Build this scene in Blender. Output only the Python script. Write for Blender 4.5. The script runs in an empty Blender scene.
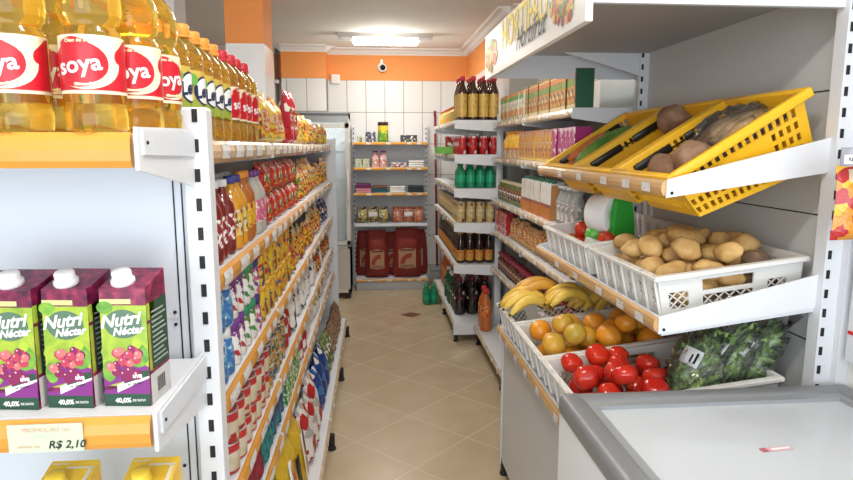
import bpy, bmesh, math, random
from mathutils import Vector, Matrix
random.seed(7)
SC = bpy.context.scene
COL = SC.collection
PI = math.pi

# ------------------------------------------------------------------ materials
def mat(name, col, rough=0.5, metal=0.0, spec=0.5, emit=None, estr=0.0, coat=0.0, trans=0.0, ior=1.45, noise=0.0, nscale=30.0):
    m = bpy.data.materials.new(name); m.use_nodes = True
    nt = m.node_tree; b = nt.nodes['Principled BSDF']
    b.inputs['Base Color'].default_value = (*col, 1)
    b.inputs['Roughness'].default_value = rough
    b.inputs['Metallic'].default_value = metal
    b.inputs['Specular IOR Level'].default_value = spec
    b.inputs['Coat Weight'].default_value = coat
    b.inputs['Transmission Weight'].default_value = trans
    b.inputs['IOR'].default_value = ior
    if emit:
        b.inputs['Emission Color'].default_value = (*emit, 1)
        b.inputs['Emission Strength'].default_value = estr
    if noise > 0:
        tc = nt.nodes.new('ShaderNodeTexCoord'); n = nt.nodes.new('ShaderNodeTexNoise')
        n.inputs['Scale'].default_value = nscale; n.inputs['Detail'].default_value = 4
        nt.links.new(tc.outputs['Object'], n.inputs['Vector'])
        r = nt.nodes.new('ShaderNodeValToRGB')
        r.color_ramp.elements[0].position = .3; r.color_ramp.elements[1].position = .7
        r.color_ramp.elements[0].color = (*[max(0, c * (1 - noise)) for c in col], 1)
        r.color_ramp.elements[1].color = (*[min(1, c * (1 + noise * .6)) for c in col], 1)
        nt.links.new(n.outputs['Fac'], r.inputs['Fac']); nt.links.new(r.outputs['Color'], b.inputs['Base Color'])
    return m

def film(name, col=(1, 1, 1), rough=0.08, refl=0.12, body=0.0, bodycol=(1, 1, 1)):
    """thin clear sheet: transparent mixed with a gloss layer and (optionally) a little milky body"""
    m = bpy.data.materials.new(name); m.use_nodes = True
    nt = m.node_tree; nt.nodes.clear()
    out = nt.nodes.new('ShaderNodeOutputMaterial')
    t = nt.nodes.new('ShaderNodeBsdfTransparent'); t.inputs['Color'].default_value = (*col, 1)
    g = nt.nodes.new('ShaderNodeBsdfGlossy'); g.inputs['Roughness'].default_value = rough
    d = nt.nodes.new('ShaderNodeBsdfDiffuse'); d.inputs['Color'].default_value = (*bodycol, 1)
    fr = nt.nodes.new('ShaderNodeLayerWeight'); fr.inputs['Blend'].default_value = refl
    m1 = nt.nodes.new('ShaderNodeMixShader'); m1.inputs['Fac'].default_value = body
    nt.links.new(t.outputs[0], m1.inputs[1]); nt.links.new(d.outputs[0], m1.inputs[2])
    m2 = nt.nodes.new('ShaderNodeMixShader')
    nt.links.new(fr.outputs['Fresnel'], m2.inputs['Fac'])
    nt.links.new(m1.outputs[0], m2.inputs[1]); nt.links.new(g.outputs[0], m2.inputs[2])
    nt.links.new(m2.outputs[0], out.inputs['Surface'])
    return m

def pack(name, cols, scale=32.0, rough=0.3, stretch=(1, 1, 1), bands=None, bump=0.0, seed=0.0):
    """printed packaging: patches of ink colours (cols = [(colour, weight)]) and optional printed bands
    bands = [(z0, z1, colour)] in local metres"""
    m = bpy.data.materials.new(name); m.use_nodes = True
    nt = m.node_tree; b = nt.nodes['Principled BSDF']; b.inputs['Roughness'].default_value = rough
    tc = nt.nodes.new('ShaderNodeTexCoord')
    mp = nt.nodes.new('ShaderNodeMapping'); mp.inputs['Scale'].default_value = stretch
    mp.inputs['Location'].default_value = (seed, seed * 1.7, seed * .6)
    nt.links.new(tc.outputs['Object'], mp.inputs['Vector'])
    nz = nt.nodes.new('ShaderNodeTexNoise'); nz.inputs['Scale'].default_value = scale * .8
    nt.links.new(mp.outputs[0], nz.inputs['Vector'])
    ad = nt.nodes.new('ShaderNodeMixRGB'); ad.blend_type = 'ADD'; ad.inputs['Fac'].default_value = .035
    nt.links.new(mp.outputs[0], ad.inputs[1]); nt.links.new(nz.outputs['Color'], ad.inputs[2])
    vo = nt.nodes.new('ShaderNodeTexVoronoi'); vo.inputs['Scale'].default_value = scale * 1.7
    nt.links.new(ad.outputs[0], vo.inputs['Vector'])
    sp = nt.nodes.new('ShaderNodeSeparateColor'); nt.links.new(vo.outputs['Color'], sp.inputs[0])
    r = nt.nodes.new('ShaderNodeValToRGB'); r.color_ramp.interpolation = 'CONSTANT'
    tot = sum(w for _, w in cols); acc = 0
    els = r.color_ramp.elements
    while len(els) < len(cols): els.new(0.5)
    for e, (c, w) in zip(els, cols):
        e.position = acc / tot; acc += w
    for i, (c, w) in enumerate(cols): els[i].color = (*[q * (.92 if min(c) > .6 else .76) for q in c], 1)
    nt.links.new(sp.outputs[0], r.inputs['Fac'])
    last = r.outputs['Color']
    if bands:
        sx = nt.nodes.new('ShaderNodeSeparateXYZ'); nt.links.new(tc.outputs['Object'], sx.inputs[0])
        wob = nt.nodes.new('ShaderNodeMath'); wob.operation = 'MULTIPLY_ADD'
        nt.links.new(nz.outputs['Fac'], wob.inputs[0]); wob.inputs[1].default_value = .012
        nt.links.new(sx.outputs['Z'], wob.inputs[2])
        for z0, z1, c in bands:
            a = nt.nodes.new('ShaderNodeMath'); a.operation = 'GREATER_THAN'; a.inputs[1].default_value = z0 + .006
            c2 = nt.nodes.new('ShaderNodeMath'); c2.operation = 'LESS_THAN'; c2.inputs[1].default_value = z1 + .006
            nt.links.new(wob.outputs[0], a.inputs[0]); nt.links.new(wob.outputs[0], c2.inputs[0])
            mu = nt.nodes.new('ShaderNodeMath'); mu.operation = 'MULTIPLY'
            nt.links.new(a.outputs[0], mu.inputs[0]); nt.links.new(c2.outputs[0], mu.inputs[1])
            mx = nt.nodes.new('ShaderNodeMixRGB'); mx.inputs[2].default_value = (*[q * .82 for q in c], 1)
            nt.links.new(mu.outputs[0], mx.inputs['Fac']); nt.links.new(last, mx.inputs[1]); last = mx.outputs[0]
    nt.links.new(last, b.inputs['Base Color'])
    if bump:
        n2 = nt.nodes.new('ShaderNodeTexNoise'); n2.inputs['Scale'].default_value = 55
        nt.links.new(tc.outputs['Object'], n2.inputs['Vector'])
        bp = nt.nodes.new('ShaderNodeBump'); bp.inputs['Strength'].default_value = bump; bp.inputs['Distance'].default_value = .01
        nt.links.new(n2.outputs['Fac'], bp.inputs['Height']); nt.links.new(bp.outputs[0], b.inputs['Normal'])
    return m

def mottled(name, stops, scale, rough=0.5, bump=0.0, bscale=60, detail=4, sheen=None):
    m = bpy.data.materials.new(name); m.use_nodes = True
    nt = m.node_tree; b = nt.nodes['Principled BSDF']; b.inputs['Roughness'].default_value = rough
    tc = nt.nodes.new('ShaderNodeTexCoord'); n = nt.nodes.new('ShaderNodeTexNoise')
    n.inputs['Scale'].default_value = scale; n.inputs['Detail'].default_value = detail
    oi = nt.nodes.new('ShaderNodeObjectInfo')
    va = nt.nodes.new('ShaderNodeVectorMath'); va.operation = 'ADD'
    sc = nt.nodes.new('ShaderNodeVectorMath'); sc.operation = 'SCALE'; sc.inputs[0].default_value = (9, 5, 7)
    nt.links.new(oi.outputs['Random'], sc.inputs['Scale'])
    nt.links.new(tc.outputs['Object'], va.inputs[0]); nt.links.new(sc.outputs[0], va.inputs[1])
    nt.links.new(va.outputs[0], n.inputs['Vector'])
    r = nt.nodes.new('ShaderNodeValToRGB'); els = r.color_ramp.elements
    while len(els) < len(stops): els.new(.5)
    for e, (p, c) in zip(els, stops): e.position = p
    for i, (p, c) in enumerate(stops): els[i].color = (*c, 1)
    nt.links.new(n.outputs['Fac'], r.inputs['Fac']); nt.links.new(r.outputs['Color'], b.inputs['Base Color'])
    if bump:
        n2 = nt.nodes.new('ShaderNodeTexNoise'); n2.inputs['Scale'].default_value = bscale
        nt.links.new(va.outputs[0], n2.inputs['Vector'])
        bp = nt.nodes.new('ShaderNodeBump'); bp.inputs['Strength'].default_value = bump; bp.inputs['Distance'].default_value = .004
        nt.links.new(n2.outputs['Fac'], bp.inputs['Height']); nt.links.new(bp.outputs[0], b.inputs['Normal'])
    return m

def tiles(name, u, v, w, h, pu, pv, tile, grout, g=0.004, rough=0.25, var=0.03, above=None, mott=None):
    """rectangular ceramic tiles; u/v = ('X'|'Y'|'Z'|'D1'|'D2') world axes, above=(z, colour) paints the plaster above"""
    m = bpy.data.materials.new(name); m.use_nodes = True
    nt = m.node_tree; b = nt.nodes['Principled BSDF']
    ge = nt.nodes.new('ShaderNodeNewGeometry'); sx = nt.nodes.new('ShaderNodeSeparateXYZ')
    nt.links.new(ge.outputs['Position'], sx.inputs[0])
    def M(op, a, c, d=None):
        n = nt.nodes.new('ShaderNodeMath'); n.operation = op
        for i, q in enumerate((a, c, d)):
            if q is None: continue
            if isinstance(q, (int, float)): n.inputs[i].default_value = q
            else: nt.links.new(q, n.inputs[i])
        return n.outputs[0]
    def ax(k):
        if k == 'D1': return M('MULTIPLY', M('ADD', sx.outputs['X'], sx.outputs['Y']), .70711)
        if k == 'D2': return M('MULTIPLY', M('SUBTRACT', sx.outputs['X'], sx.outputs['Y']), .70711)
        return sx.outputs[k]
    def grid(k, p, s):
        q = M('DIVIDE', M('SUBTRACT', ax(k), p), s)
        f = M('FRACT', q, None); fl = M('FLOOR', q, None)
        e = M('MINIMUM', f, M('SUBTRACT', 1.0, f))
        return M('LESS_THAN', M('MULTIPLY', e, s), g / 2), fl
    gu, iu = grid(u, pu, w); gv, iv = grid(v, pv, h)
    gr = M('MAXIMUM', gu, gv)
    cb = nt.nodes.new('ShaderNodeCombineXYZ'); nt.links.new(iu, cb.inputs[0]); nt.links.new(iv, cb.inputs[1])
    wn = nt.nodes.new('ShaderNodeTexWhiteNoise'); nt.links.new(cb.outputs[0], wn.inputs['Vector'])
    base = nt.nodes.new('ShaderNodeMixRGB'); nt.links.new(wn.outputs['Value'], base.inputs['Fac'])
    base.inputs[1].default_value = (*[c * (1 - var) for c in tile], 1); base.inputs[2].default_value = (*tile, 1)
    last = base.outputs[0]
    if mott:
        nz = nt.nodes.new('ShaderNodeTexNoise'); nz.inputs['Scale'].default_value = 5; nz.inputs['Detail'].default_value = 6
        nt.links.new(ge.outputs['Position'], nz.inputs['Vector'])
        rr = nt.nodes.new('ShaderNodeValToRGB'); rr.color_ramp.elements[0].position = .38; rr.color_ramp.elements[1].position = .66
        nt.links.new(nz.outputs['Fac'], rr.inputs['Fac'])
        mx = nt.nodes.new('ShaderNodeMixRGB'); nt.links.new(rr.outputs['Color'], mx.inputs['Fac'])
        nt.links.new(last, mx.inputs[1]); mx.inputs[2].default_value = (*mott, 1); last = mx.outputs[0]
    m2 = nt.nodes.new('ShaderNodeMixRGB'); nt.links.new(gr, m2.inputs['Fac'])
    nt.links.new(last, m2.inputs[1]); m2.inputs[2].default_value = (*grout, 1); last = m2.outputs[0]
    rg = M('MULTIPLY_ADD', gr, .5, rough)
    if above:
        k = M('GREATER_THAN', sx.outputs['Z'], above[0])
        m3 = nt.nodes.new('ShaderNodeMixRGB'); nt.links.new(k, m3.inputs['Fac'])
        nt.links.new(last, m3.inputs[1]); m3.inputs[2].default_value = (*above[1], 1); last = m3.outputs[0]
        rg = M('MAXIMUM', rg, M('MULTIPLY', k, .7))
    nt.links.new(last, b.inputs['Base Color']); nt.links.new(rg, b.inputs['Roughness'])
    return m

# ------------------------------------------------------------------ mesh builder
class MB:
    def __init__(s): s.v = []; s.f = []; s.mi = []; s.sm = []; s.mats = []
    def M(s, m):
        if m not in s.mats: s.mats.append(m)
        return s.mats.index(m)
    def add(s, vs, fs, m, smooth=False, T=None):
        o = len(s.v); k = s.M(m)
        for p in vs:
            p = Vector(p)
            if T is not None: p = T @ p
            s.v.append(tuple(p))
        for f in fs:
            s.f.append([o + i for i in f]); s.mi.append(k); s.sm.append(smooth)
    def box(s, x0, x1, y0, y1, z0, z1, m, T=None):
        vs = [(x0, y0, z0), (x1, y0, z0), (x1, y1, z0), (x0, y1, z0), (x0, y0, z1), (x1, y0, z1), (x1, y1, z1), (x0, y1, z1)]
        s.add(vs, [(0, 3, 2, 1), (4, 5, 6, 7), (0, 1, 5, 4), (1, 2, 6, 5), (2, 3, 7, 6), (3, 0, 4, 7)], m, False, T)
    def rbox(s, x0, x1, y0, y1, z0, z1, r, m, seg=2, T=None, smooth=True):
        bm = bmesh.new(); bmesh.ops.create_cube(bm, size=1)
        for v in bm.verts:
            v.co = Vector(((x0 + x1) / 2 + v.co.x * (x1 - x0), (y0 + y1) / 2 + v.co.y * (y1 - y0), (z0 + z1) / 2 + v.co.z * (z1 - z0)))
        bmesh.ops.bevel(bm, geom=bm.edges[:], offset=r, segments=seg, affect='EDGES', profile=.5)
        s.bm(bm, m, smooth, T)
    def bm(s, bm, m, smooth=False, T=None):
        bm.verts.index_update()
        s.add([v.co.copy() for v in bm.verts], [[v.index for v in f.verts] for f in bm.faces], m, smooth, T); bm.free()
    def lathe(s, prof, m, n=16, T=None, smooth=True, a0=0, a1=2 * PI):
        full = abs(a1 - a0 - 2 * PI) < 1e-6; cols = n if full else n + 1
        vs = []; fs = []
        for r, z in prof:
            for i in range(cols):
                a = a0 + (a1 - a0) * i / n; vs.append((r * math.cos(a), r * math.sin(a), z))
        for j in range(len(prof) - 1):
            for i in range(n):
                i2 = (i + 1) % cols
                fs.append((j * cols + i, j * cols + i2, (j + 1) * cols + i2, (j + 1) * cols + i))
        if full and prof[0][0] > 1e-5: fs.append(list(range(cols))[::-1])
        if full and prof[-1][0] > 1e-5: fs.append([(len(prof) - 1) * cols + i for i in range(cols)])
        s.add(vs, fs, m, smooth, T)
    def tube(s, pts, rad, m, n=8, T=None, cap=True):
        pts = [Vector(p) for p in pts]; vs = []; fs = []
        up = Vector((0, 0, 1))
        for i, p in enumerate(pts):
            d = (pts[min(i + 1, len(pts) - 1)] - pts[max(i - 1, 0)]).normalized()
            a = d.cross(up)
            if a.length < 1e-3: a = d.cross(Vector((1, 0, 0)))
            a.normalize(); b = d.cross(a).normalized()
            r = rad[i] if isinstance(rad, (list, tuple)) else rad
            for k in range(n):
                t = 2 * PI * k / n; vs.append(p + a * r * math.cos(t) + b * r * math.sin(t))
        for i in range(len(pts) - 1):
            for k in range(n): fs.append((i * n + k, i * n + (k + 1) % n, (i + 1) * n + (k + 1) % n, (i + 1) * n + k))
        if cap: fs.append(list(range(n))[::-1]); fs.append([(len(pts) - 1) * n + k for k in range(n)])
        s.add(vs, fs, m, True, T)
    def prism(s, poly, ax, a, b, m, T=None, smooth=False):
        """poly of 2D points extruded along axis ax ('x': (y,z), 'y': (x,z), 'z': (x,y))"""
        def P(q, t): return {'x': (t, q[0], q[1]), 'y': (q[0], t, q[1]), 'z': (q[0], q[1], t)}[ax]
        n = len(poly); vs = [P(q, a) for q in poly] + [P(q, b) for q in poly]
        fs = [list(range(n))[::-1], [n + i for i in range(n)]] + [(i, (i + 1) % n, n + (i + 1) % n, n + i) for i in range(n)]
        s.add(vs, fs, m, smooth, T)
    def arc(s, r, z0, z1, a0, a1, m, n=12, T=None):
        vs = []; fs = []
        for z in (z0, z1):
            for i in range(n + 1):
                a = a0 + (a1 - a0) * i / n; vs.append((r * math.cos(a), r * math.sin(a), z))
        for i in range(n): fs.append((i, i + 1, n + 2 + i, n + 1 + i))
        s.add(vs, fs, m, True, T)
    def text(s, t, size, m, fn, bold=0.0, shear=0.0, align='CENTER', wx=1.0):
        """lettering; fn maps (x, z) of the flat text to 3D"""
        vs, fs = text_geo(t, size, bold, shear, align)
        s.add([fn(x * wx, y) for x, y in vs], fs, m)
    def build(s, name, parent=None, fixn=True):
        me = bpy.data.meshes.new(name); me.from_pydata(s.v, [], s.f)
        for m in s.mats: me.materials.append(m)
        me.polygons.foreach_set('material_index', s.mi); me.polygons.foreach_set('use_smooth', s.sm)
        if fixn:
            bm = bmesh.new(); bm.from_mesh(me); bmesh.ops.recalc_face_normals(bm, faces=bm.faces[:]); bm.to_mesh(me); bm.free()
        me.update()
        o = bpy.data.objects.new(name, me); COL.objects.link(o)
        if parent: o.parent = parent
        return o

_tc = {}
def text_geo(t, size, bold, shear, align):
    k = (t, size, bold, shear, align)
    if k in _tc: return _tc[k]
    cu = bpy.data.curves.new('lettering', 'FONT'); cu.body = t; cu.size = size; cu.offset = bold; cu.shear = shear
    cu.align_x = align; cu.align_y = 'CENTER'; cu.resolution_u = 3; cu.fill_mode = 'FRONT'
    o = bpy.data.objects.new('lettering', cu); COL.objects.link(o)
    dg = bpy.context.evaluated_depsgraph_get(); me = bpy.data.meshes.new_from_object(o.evaluated_get(dg))
    bm = bmesh.new(); bm.from_mesh(me); bmesh.ops.triangulate(bm, faces=bm.faces[:])
    lim = size * .12
    for _ in range(3):
        es = [e for e in bm.edges if e.calc_length() > lim * 1.5]
        if not es or size < .012: break
        bmesh.ops.subdivide_edges(bm, edges=es, cuts=1); bmesh.ops.triangulate(bm, faces=bm.faces[:])
    bm.verts.index_update()
    r = ([(v.co.x, v.co.y) for v in bm.verts], [[v.index for v in f.verts] for f in bm.faces]); bm.free()
    bpy.data.objects.remove(o); bpy.data.curves.remove(cu); bpy.data.meshes.remove(me)
    _tc[k] = r
    return r

# ------------------------------------------------------------------ objects
def tag(o, label, cat, group=None, kind=None):
    o['label'] = label; o['category'] = cat
    if group: o['group'] = group
    if kind: o['kind'] = kind
    return o
def thing(name, loc=(0, 0, 0), rot=(0, 0, 0)):
    o = bpy.data.objects.new(name, None); COL.objects.link(o); o.location = loc; o.rotation_euler = rot
    o.empty_display_size = .05
    return o
def struct(mb, name):
    o = mb.build(name); o['kind'] = 'structure'; return o
def dup(o, parent=None):
    c = o.copy(); COL.objects.link(c)
    if parent: c.parent = parent
    for ch in list(o.children): dup(ch, c)
    return c
_u = 'first second third fourth fifth sixth seventh eighth ninth tenth eleventh twelfth thirteenth fourteenth fifteenth sixteenth seventeenth eighteenth nineteenth'.split()
ORD = [''] + _u
for _t, _o in (('twenty', 'twentieth'), ('thirty', 'thirtieth'), ('forty', 'fortieth'), ('fifty', 'fiftieth'), ('sixty', 'sixtieth'), ('seventy', 'seventieth')):
    ORD += [_o] + [_t + '-' + q for q in _u[:9]]
class Proto:
    def __init__(s, maker): s.maker = maker; s.o = None; s.used = False
    def put(s, loc, rz=0, rot=None, scale=None):
        if s.o is None: s.o = s.maker(); o = s.o
        else: o = dup(s.o)
        o.location = loc; o.rotation_euler = rot if rot else (0, 0, rz)
        o.scale = (scale,) * 3 if isinstance(scale, (int, float)) else (scale or (1, 1, 1))
        return o
# ------------------------------------------------------------------ camera, light, view
H = 1.48; F = 620.0
cam = bpy.data.cameras.new('camera'); camo = bpy.data.objects.new('camera', cam); COL.objects.link(camo)
cam.sensor_fit = 'HORIZONTAL'; cam.sensor_width = 36; cam.lens = F / 853 * 36; cam.clip_start = .02
camo.location = (0, 0, H); camo.rotation_euler = (math.radians(90 - 8.591), 0, -math.radians(4.84))
SC.camera = camo
SC.view_settings.view_transform = 'Standard'; SC.view_settings.look = 'None'
SC.view_settings.exposure = 0.16; SC.view_settings.gamma = 1.0; SC.view_settings.use_curve_mapping = False
w = bpy.data.worlds.new('daylight'); SC.world = w; w.use_nodes = True
w.node_tree.nodes['Background'].inputs['Color'].default_value = (.86, .93, 1, 1)
w.node_tree.nodes['Background'].inputs['Strength'].default_value = 1.0
def area(name, loc, rot, sx, sy, power, col):
    l = bpy.data.lights.new(name, 'AREA'); l.shape = 'RECTANGLE'; l.size = sx; l.size_y = sy; l.energy = power; l.color = col
    o = bpy.data.objects.new(name, l); COL.objects.link(o); o.location = loc; o.rotation_euler = rot; return o
area('storefront_daylight', (-.4, -2.25, 1.45), (math.radians(102), 0, 0), 3.4, 2.0, 86, (.85, .925, 1.0))

# ------------------------------------------------------------------ base materials
WHITE_METAL = mat('white_enamel', (.70, .725, .76), .38)
PANEL = mat('panel_enamel', (.66, .70, .75), .45)
GREY_PANEL = mat('grey_panel', (.60, .62, .625), .42)
SLOT = mat('slot_black', (.01, .01, .01), .6)
DARK = mat('black_rubber', (.015, .015, .017), .6)
BLACK = mat('black_plastic', (.02, .018, .016), .35)
WHITE = mat('white_plastic', (.82, .82, .80), .4)
RAIL_Y = mat('amber_price_strip', (.70, .32, .05), .35, coat=.15, noise=.06, nscale=9)
RAIL_T = mat('tan_price_strip', (.66, .40, .17), .25, coat=.5, noise=.12, nscale=9)
RAIL_T2 = mat('worn_tan_price_strip', (.74, .48, .24), .25, coat=.5, noise=.22, nscale=12)
RAIL_C = mat('cream_price_strip', (.72, .58, .40), .25, coat=.5, noise=.25, nscale=14)
TAG = pack('price_paper', [((.82, .82, .80), 6), ((.70, .72, .74), 1.5), ((.55, .55, .55), .6)], 90, .5)
TAG2 = mat('price_label_paper', (.58, .66, .48), .5)
INK = mat('black_ink', (.015, .015, .02), .5)
RED = mat('red_ink', (.62, .02, .03), .35)
CREAM_INK = mat('cream_ink', (.85, .76, .50), .4)
PURE = mat('white_ink', (.88, .88, .88), .4)
STEEL = mat('steel_wire', (.62, .63, .65), .3, metal=.8)
GLASS = film('pane_glass', (.96, .98, .98), .02, .14)
BAGFILM = film('clear_bag', (.95, .97, .96), .12, .30, .05, (.9, .95, .95))

# ------------------------------------------------------------------ the room
ORANGE = (.83, .30, .075)
CREAMW = (.80, .78, .74)
ZC = 2.47
m_back = tiles('tiled_wall_back', 'X', 'Z', .196, .325, .125, 2.155, (.72, .71, .68), (.27, .25, .23), .007, above=(2.155, ORANGE))
m_side = tiles('tiled_wall_side', 'Y', 'Z', .196, .325, .05, 2.155, (.80, .80, .78), (.42, .41, .38), .005, above=(2.155, ORANGE))
m_left = tiles('tiled_wall_left', 'Y', 'Z', .196, .325, .05, 2.155, (.82, .82, .80), (.5, .49, .46), .005, above=(2.155, ORANGE))
m_floor = tiles('floor_tiles', 'D1', 'D2', .402, .402, 2.829, -2.58, (.55, .44, .295), (.575, .475, .335), .006, rough=.22, var=.04, mott=(.49, .385, .25))
m_ceil = mat('ceiling_plaster', (.80, .77, .71), .85, noise=.03, nscale=2)
m_crown = mat('crown_plaster', (.78, .76, .72), .7)
b = MB(); b.box(-2.6, 1.30, -2.3, 6.75, -.06, 0, m_floor); struct(b, 'floor')
b = MB(); b.box(-2.7, 1.34, -1.6, 6.8, ZC, ZC + .06, m_ceil); struct(b, 'ceiling')
b = MB(); b.box(-2.6, 1.30, 6.62, 6.74, 0, ZC, m_back); struct(b, 'wall_back')
b = MB(); b.box(-.905, -.462, 6.44, 6.62, 0, ZC, m_back); struct(b, 'wall_back_pier')
b = MB(); b.box(1.20, 1.32, -1.6, 4.56, 0, ZC, m_side); b.box(.99, 1.32, 4.56, 6.62, 0, ZC, m_side); struct(b, 'wall_right')
b = MB(); b.box(-2.7, -2.6, -1.6, 6.74, 0, ZC, m_left); struct(b, 'wall_left')
m_pil = tiles('tiled_pillar', 'X', 'Z', .5, .8, -.5, 2.155, (.82, .82, .81), (.6, .6, .58), .003, above=(2.14, ORANGE))
b = MB(); b.box(-.945, -.70, 4.25, 4.60, 0, ZC, m_pil); struct(b, 'wall_pillar')
b = MB(); b.box(-1.47, -1.255, 4.25, 4.5, 0, ZC, mat('white_pillar', (.78, .78, .76), .5)); struct(b, 'wall_pillar_left')
def crown(name, pts):
    """cove moulding along a polyline of (x, y); the room lies to the right of the direction of travel"""
    prof = [(0, 0), (.09, 0), (.085, -.012), (.05, -.022), (.028, -.045), (.012, -.05), (.010, -.062), (0, -.062)]
    b = MB()
    for (xa, ya), (xb, yb) in zip(pts, pts[1:]):
        d = Vector((xb - xa, yb - ya, 0)); L = d.length; d.normalize(); nrm = Vector((d.y, -d.x, 0))
        T = Matrix(((d.x, nrm.x, 0, xa), (d.y, nrm.y, 0, ya), (0, 0, 1, ZC), (0, 0, 0, 1)))
        b.prism(prof, 'x', -.0, L, m_crown, T)
    struct(b, name)
crown('trim_1', [(-2.6, 6.62), (-.905, 6.62), (-.905, 6.44), (-.462, 6.44), (-.462, 6.62), (.99, 6.62), (.99, 4.56), (1.20, 4.56), (1.20, -1.6)])
b = MB(); b.box(.99 - .004, 1.0, 4.6, 6.6, .0, .08, m_crown); struct(b, 'baseboard_right')
# dark diamond inset in the floor
b = MB(); T = Matrix.Translation((.314, 5.345, 0)) @ Matrix.Rotation(PI / 4, 4, 'Z')
b.box(-.064, .064, -.064, .064, 0, .0015, mottled('brown_inset', [(.3, (.10, .045, .025)), (.7, (.22, .12, .07))], 40, .3), T)
b.build('floor_inset')['kind'] = 'structure'
# white cable pipe and junction box, round camera on the back wall
b = MB(); b.tube([(-.985, 6.40, 1.2), (-.985, 6.40, 2.30), (-.99, 6.40, 2.45)], .02, m_crown, 10)
b.tube([(-.95, 6.50, 1.2), (-.95, 6.50, 2.45)], .014, mat('brown_pipe', (.25, .17, .13), .6), 8)
b.box(-1.01, -.93, 6.38, 6.62, 2.1, 2.13, m_crown)
tag(b.build('wall_pipe'), 'white pipe with a brown one running up the back wall beside the pillar', 'pipe')
b = MB(); b.rbox(-.425, -.335, 6.585, 6.624, 2.115, 2.21, .006, WHITE); b.box(-.41, -.35, 6.583, 6.586, 2.13, 2.195, m_crown)
tag(b.build('junction_box'), 'small white junction box on the back wall where tile meets orange paint', 'junction box')
cam_t = tag(thing('security_camera', (.095, 6.62, 2.285)), 'small white round security camera on the orange back wall', 'camera')
b = MB(); T = Matrix.Rotation(PI / 2, 4, 'X')
b.lathe([(.045, 0), (.045, .02), (.03, .03)], WHITE, 20, T); b.box(-.012, .012, -.05, -.01, -.005, .075, WHITE); b.build('mount', cam_t)
b = MB(); T = Matrix.Translation((.01, -.055, -.01)) @ Matrix.Rotation(PI / 2, 4, 'X')
b.lathe([(.001, -.03), (.03, -.02), (.042, .01), (.040, .03), (.03, .036)], WHITE, 20, T); b.build('housing', cam_t)
b = MB(); b.lathe([(.03, .032), (.028, .042), (.016, .05), (.001, .054)], mat('lens_black', (.008, .008, .01), .08), 20, T); b.build('lens', cam_t)

# fluorescent fittings
TUBE = mat('lit_tube', (1, 1, 1), .4, emit=(1.0, .97, .92), estr=7.0)
def fitting():
    t = thing('ceiling_light')
    b = MB(); b.prism([(-.07, 0), (.07, 0), (.05, -.035), (-.05, -.035)], 'x', -.42, .42, mat('fitting_enamel', (.62, .60, .56), .4)); b.build('housing', t)
    b = MB(); b.box(-.40, -.29, -.045, .045, -.06, -.035, WHITE); b.box(.29, .40, -.045, .045, -.06, -.035, WHITE); b.build('end_cap', t)
    b = MB(); b.rbox(-.29, .29, -.042, .042, -.095, -.035, .018, TUBE, 3); b.build('diffuser', t)
    return t
fl = Proto(fitting)
for i, (x, y, lb) in enumerate([(.12, 5.75, 'lit fluorescent ceiling light in front of the orange back wall'),
                                (.12, 3.0, 'fluorescent ceiling light over the middle of the aisle'),
                                (.12, .6, 'fluorescent ceiling light nearest the shop front')]):
    tag(fl.put((x, y, ZC)), lb, 'ceiling light', 'fluorescent ceiling lights')
    area('fluorescent_lamp', (x, y, ZC - .11), (0, 0, 0), .56, .08, (9, 9, 8)[i], (1.0, .965, .91))
    l = bpy.data.lights.new('tube_glow', 'POINT'); l.energy = (9, 10, 9)[i]; l.color = (1.0, .965, .91); l.shadow_soft_size = .05
    o = bpy.data.objects.new('tube_glow', l); COL.objects.link(o); o.location = (x, y, ZC - .16)

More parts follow.
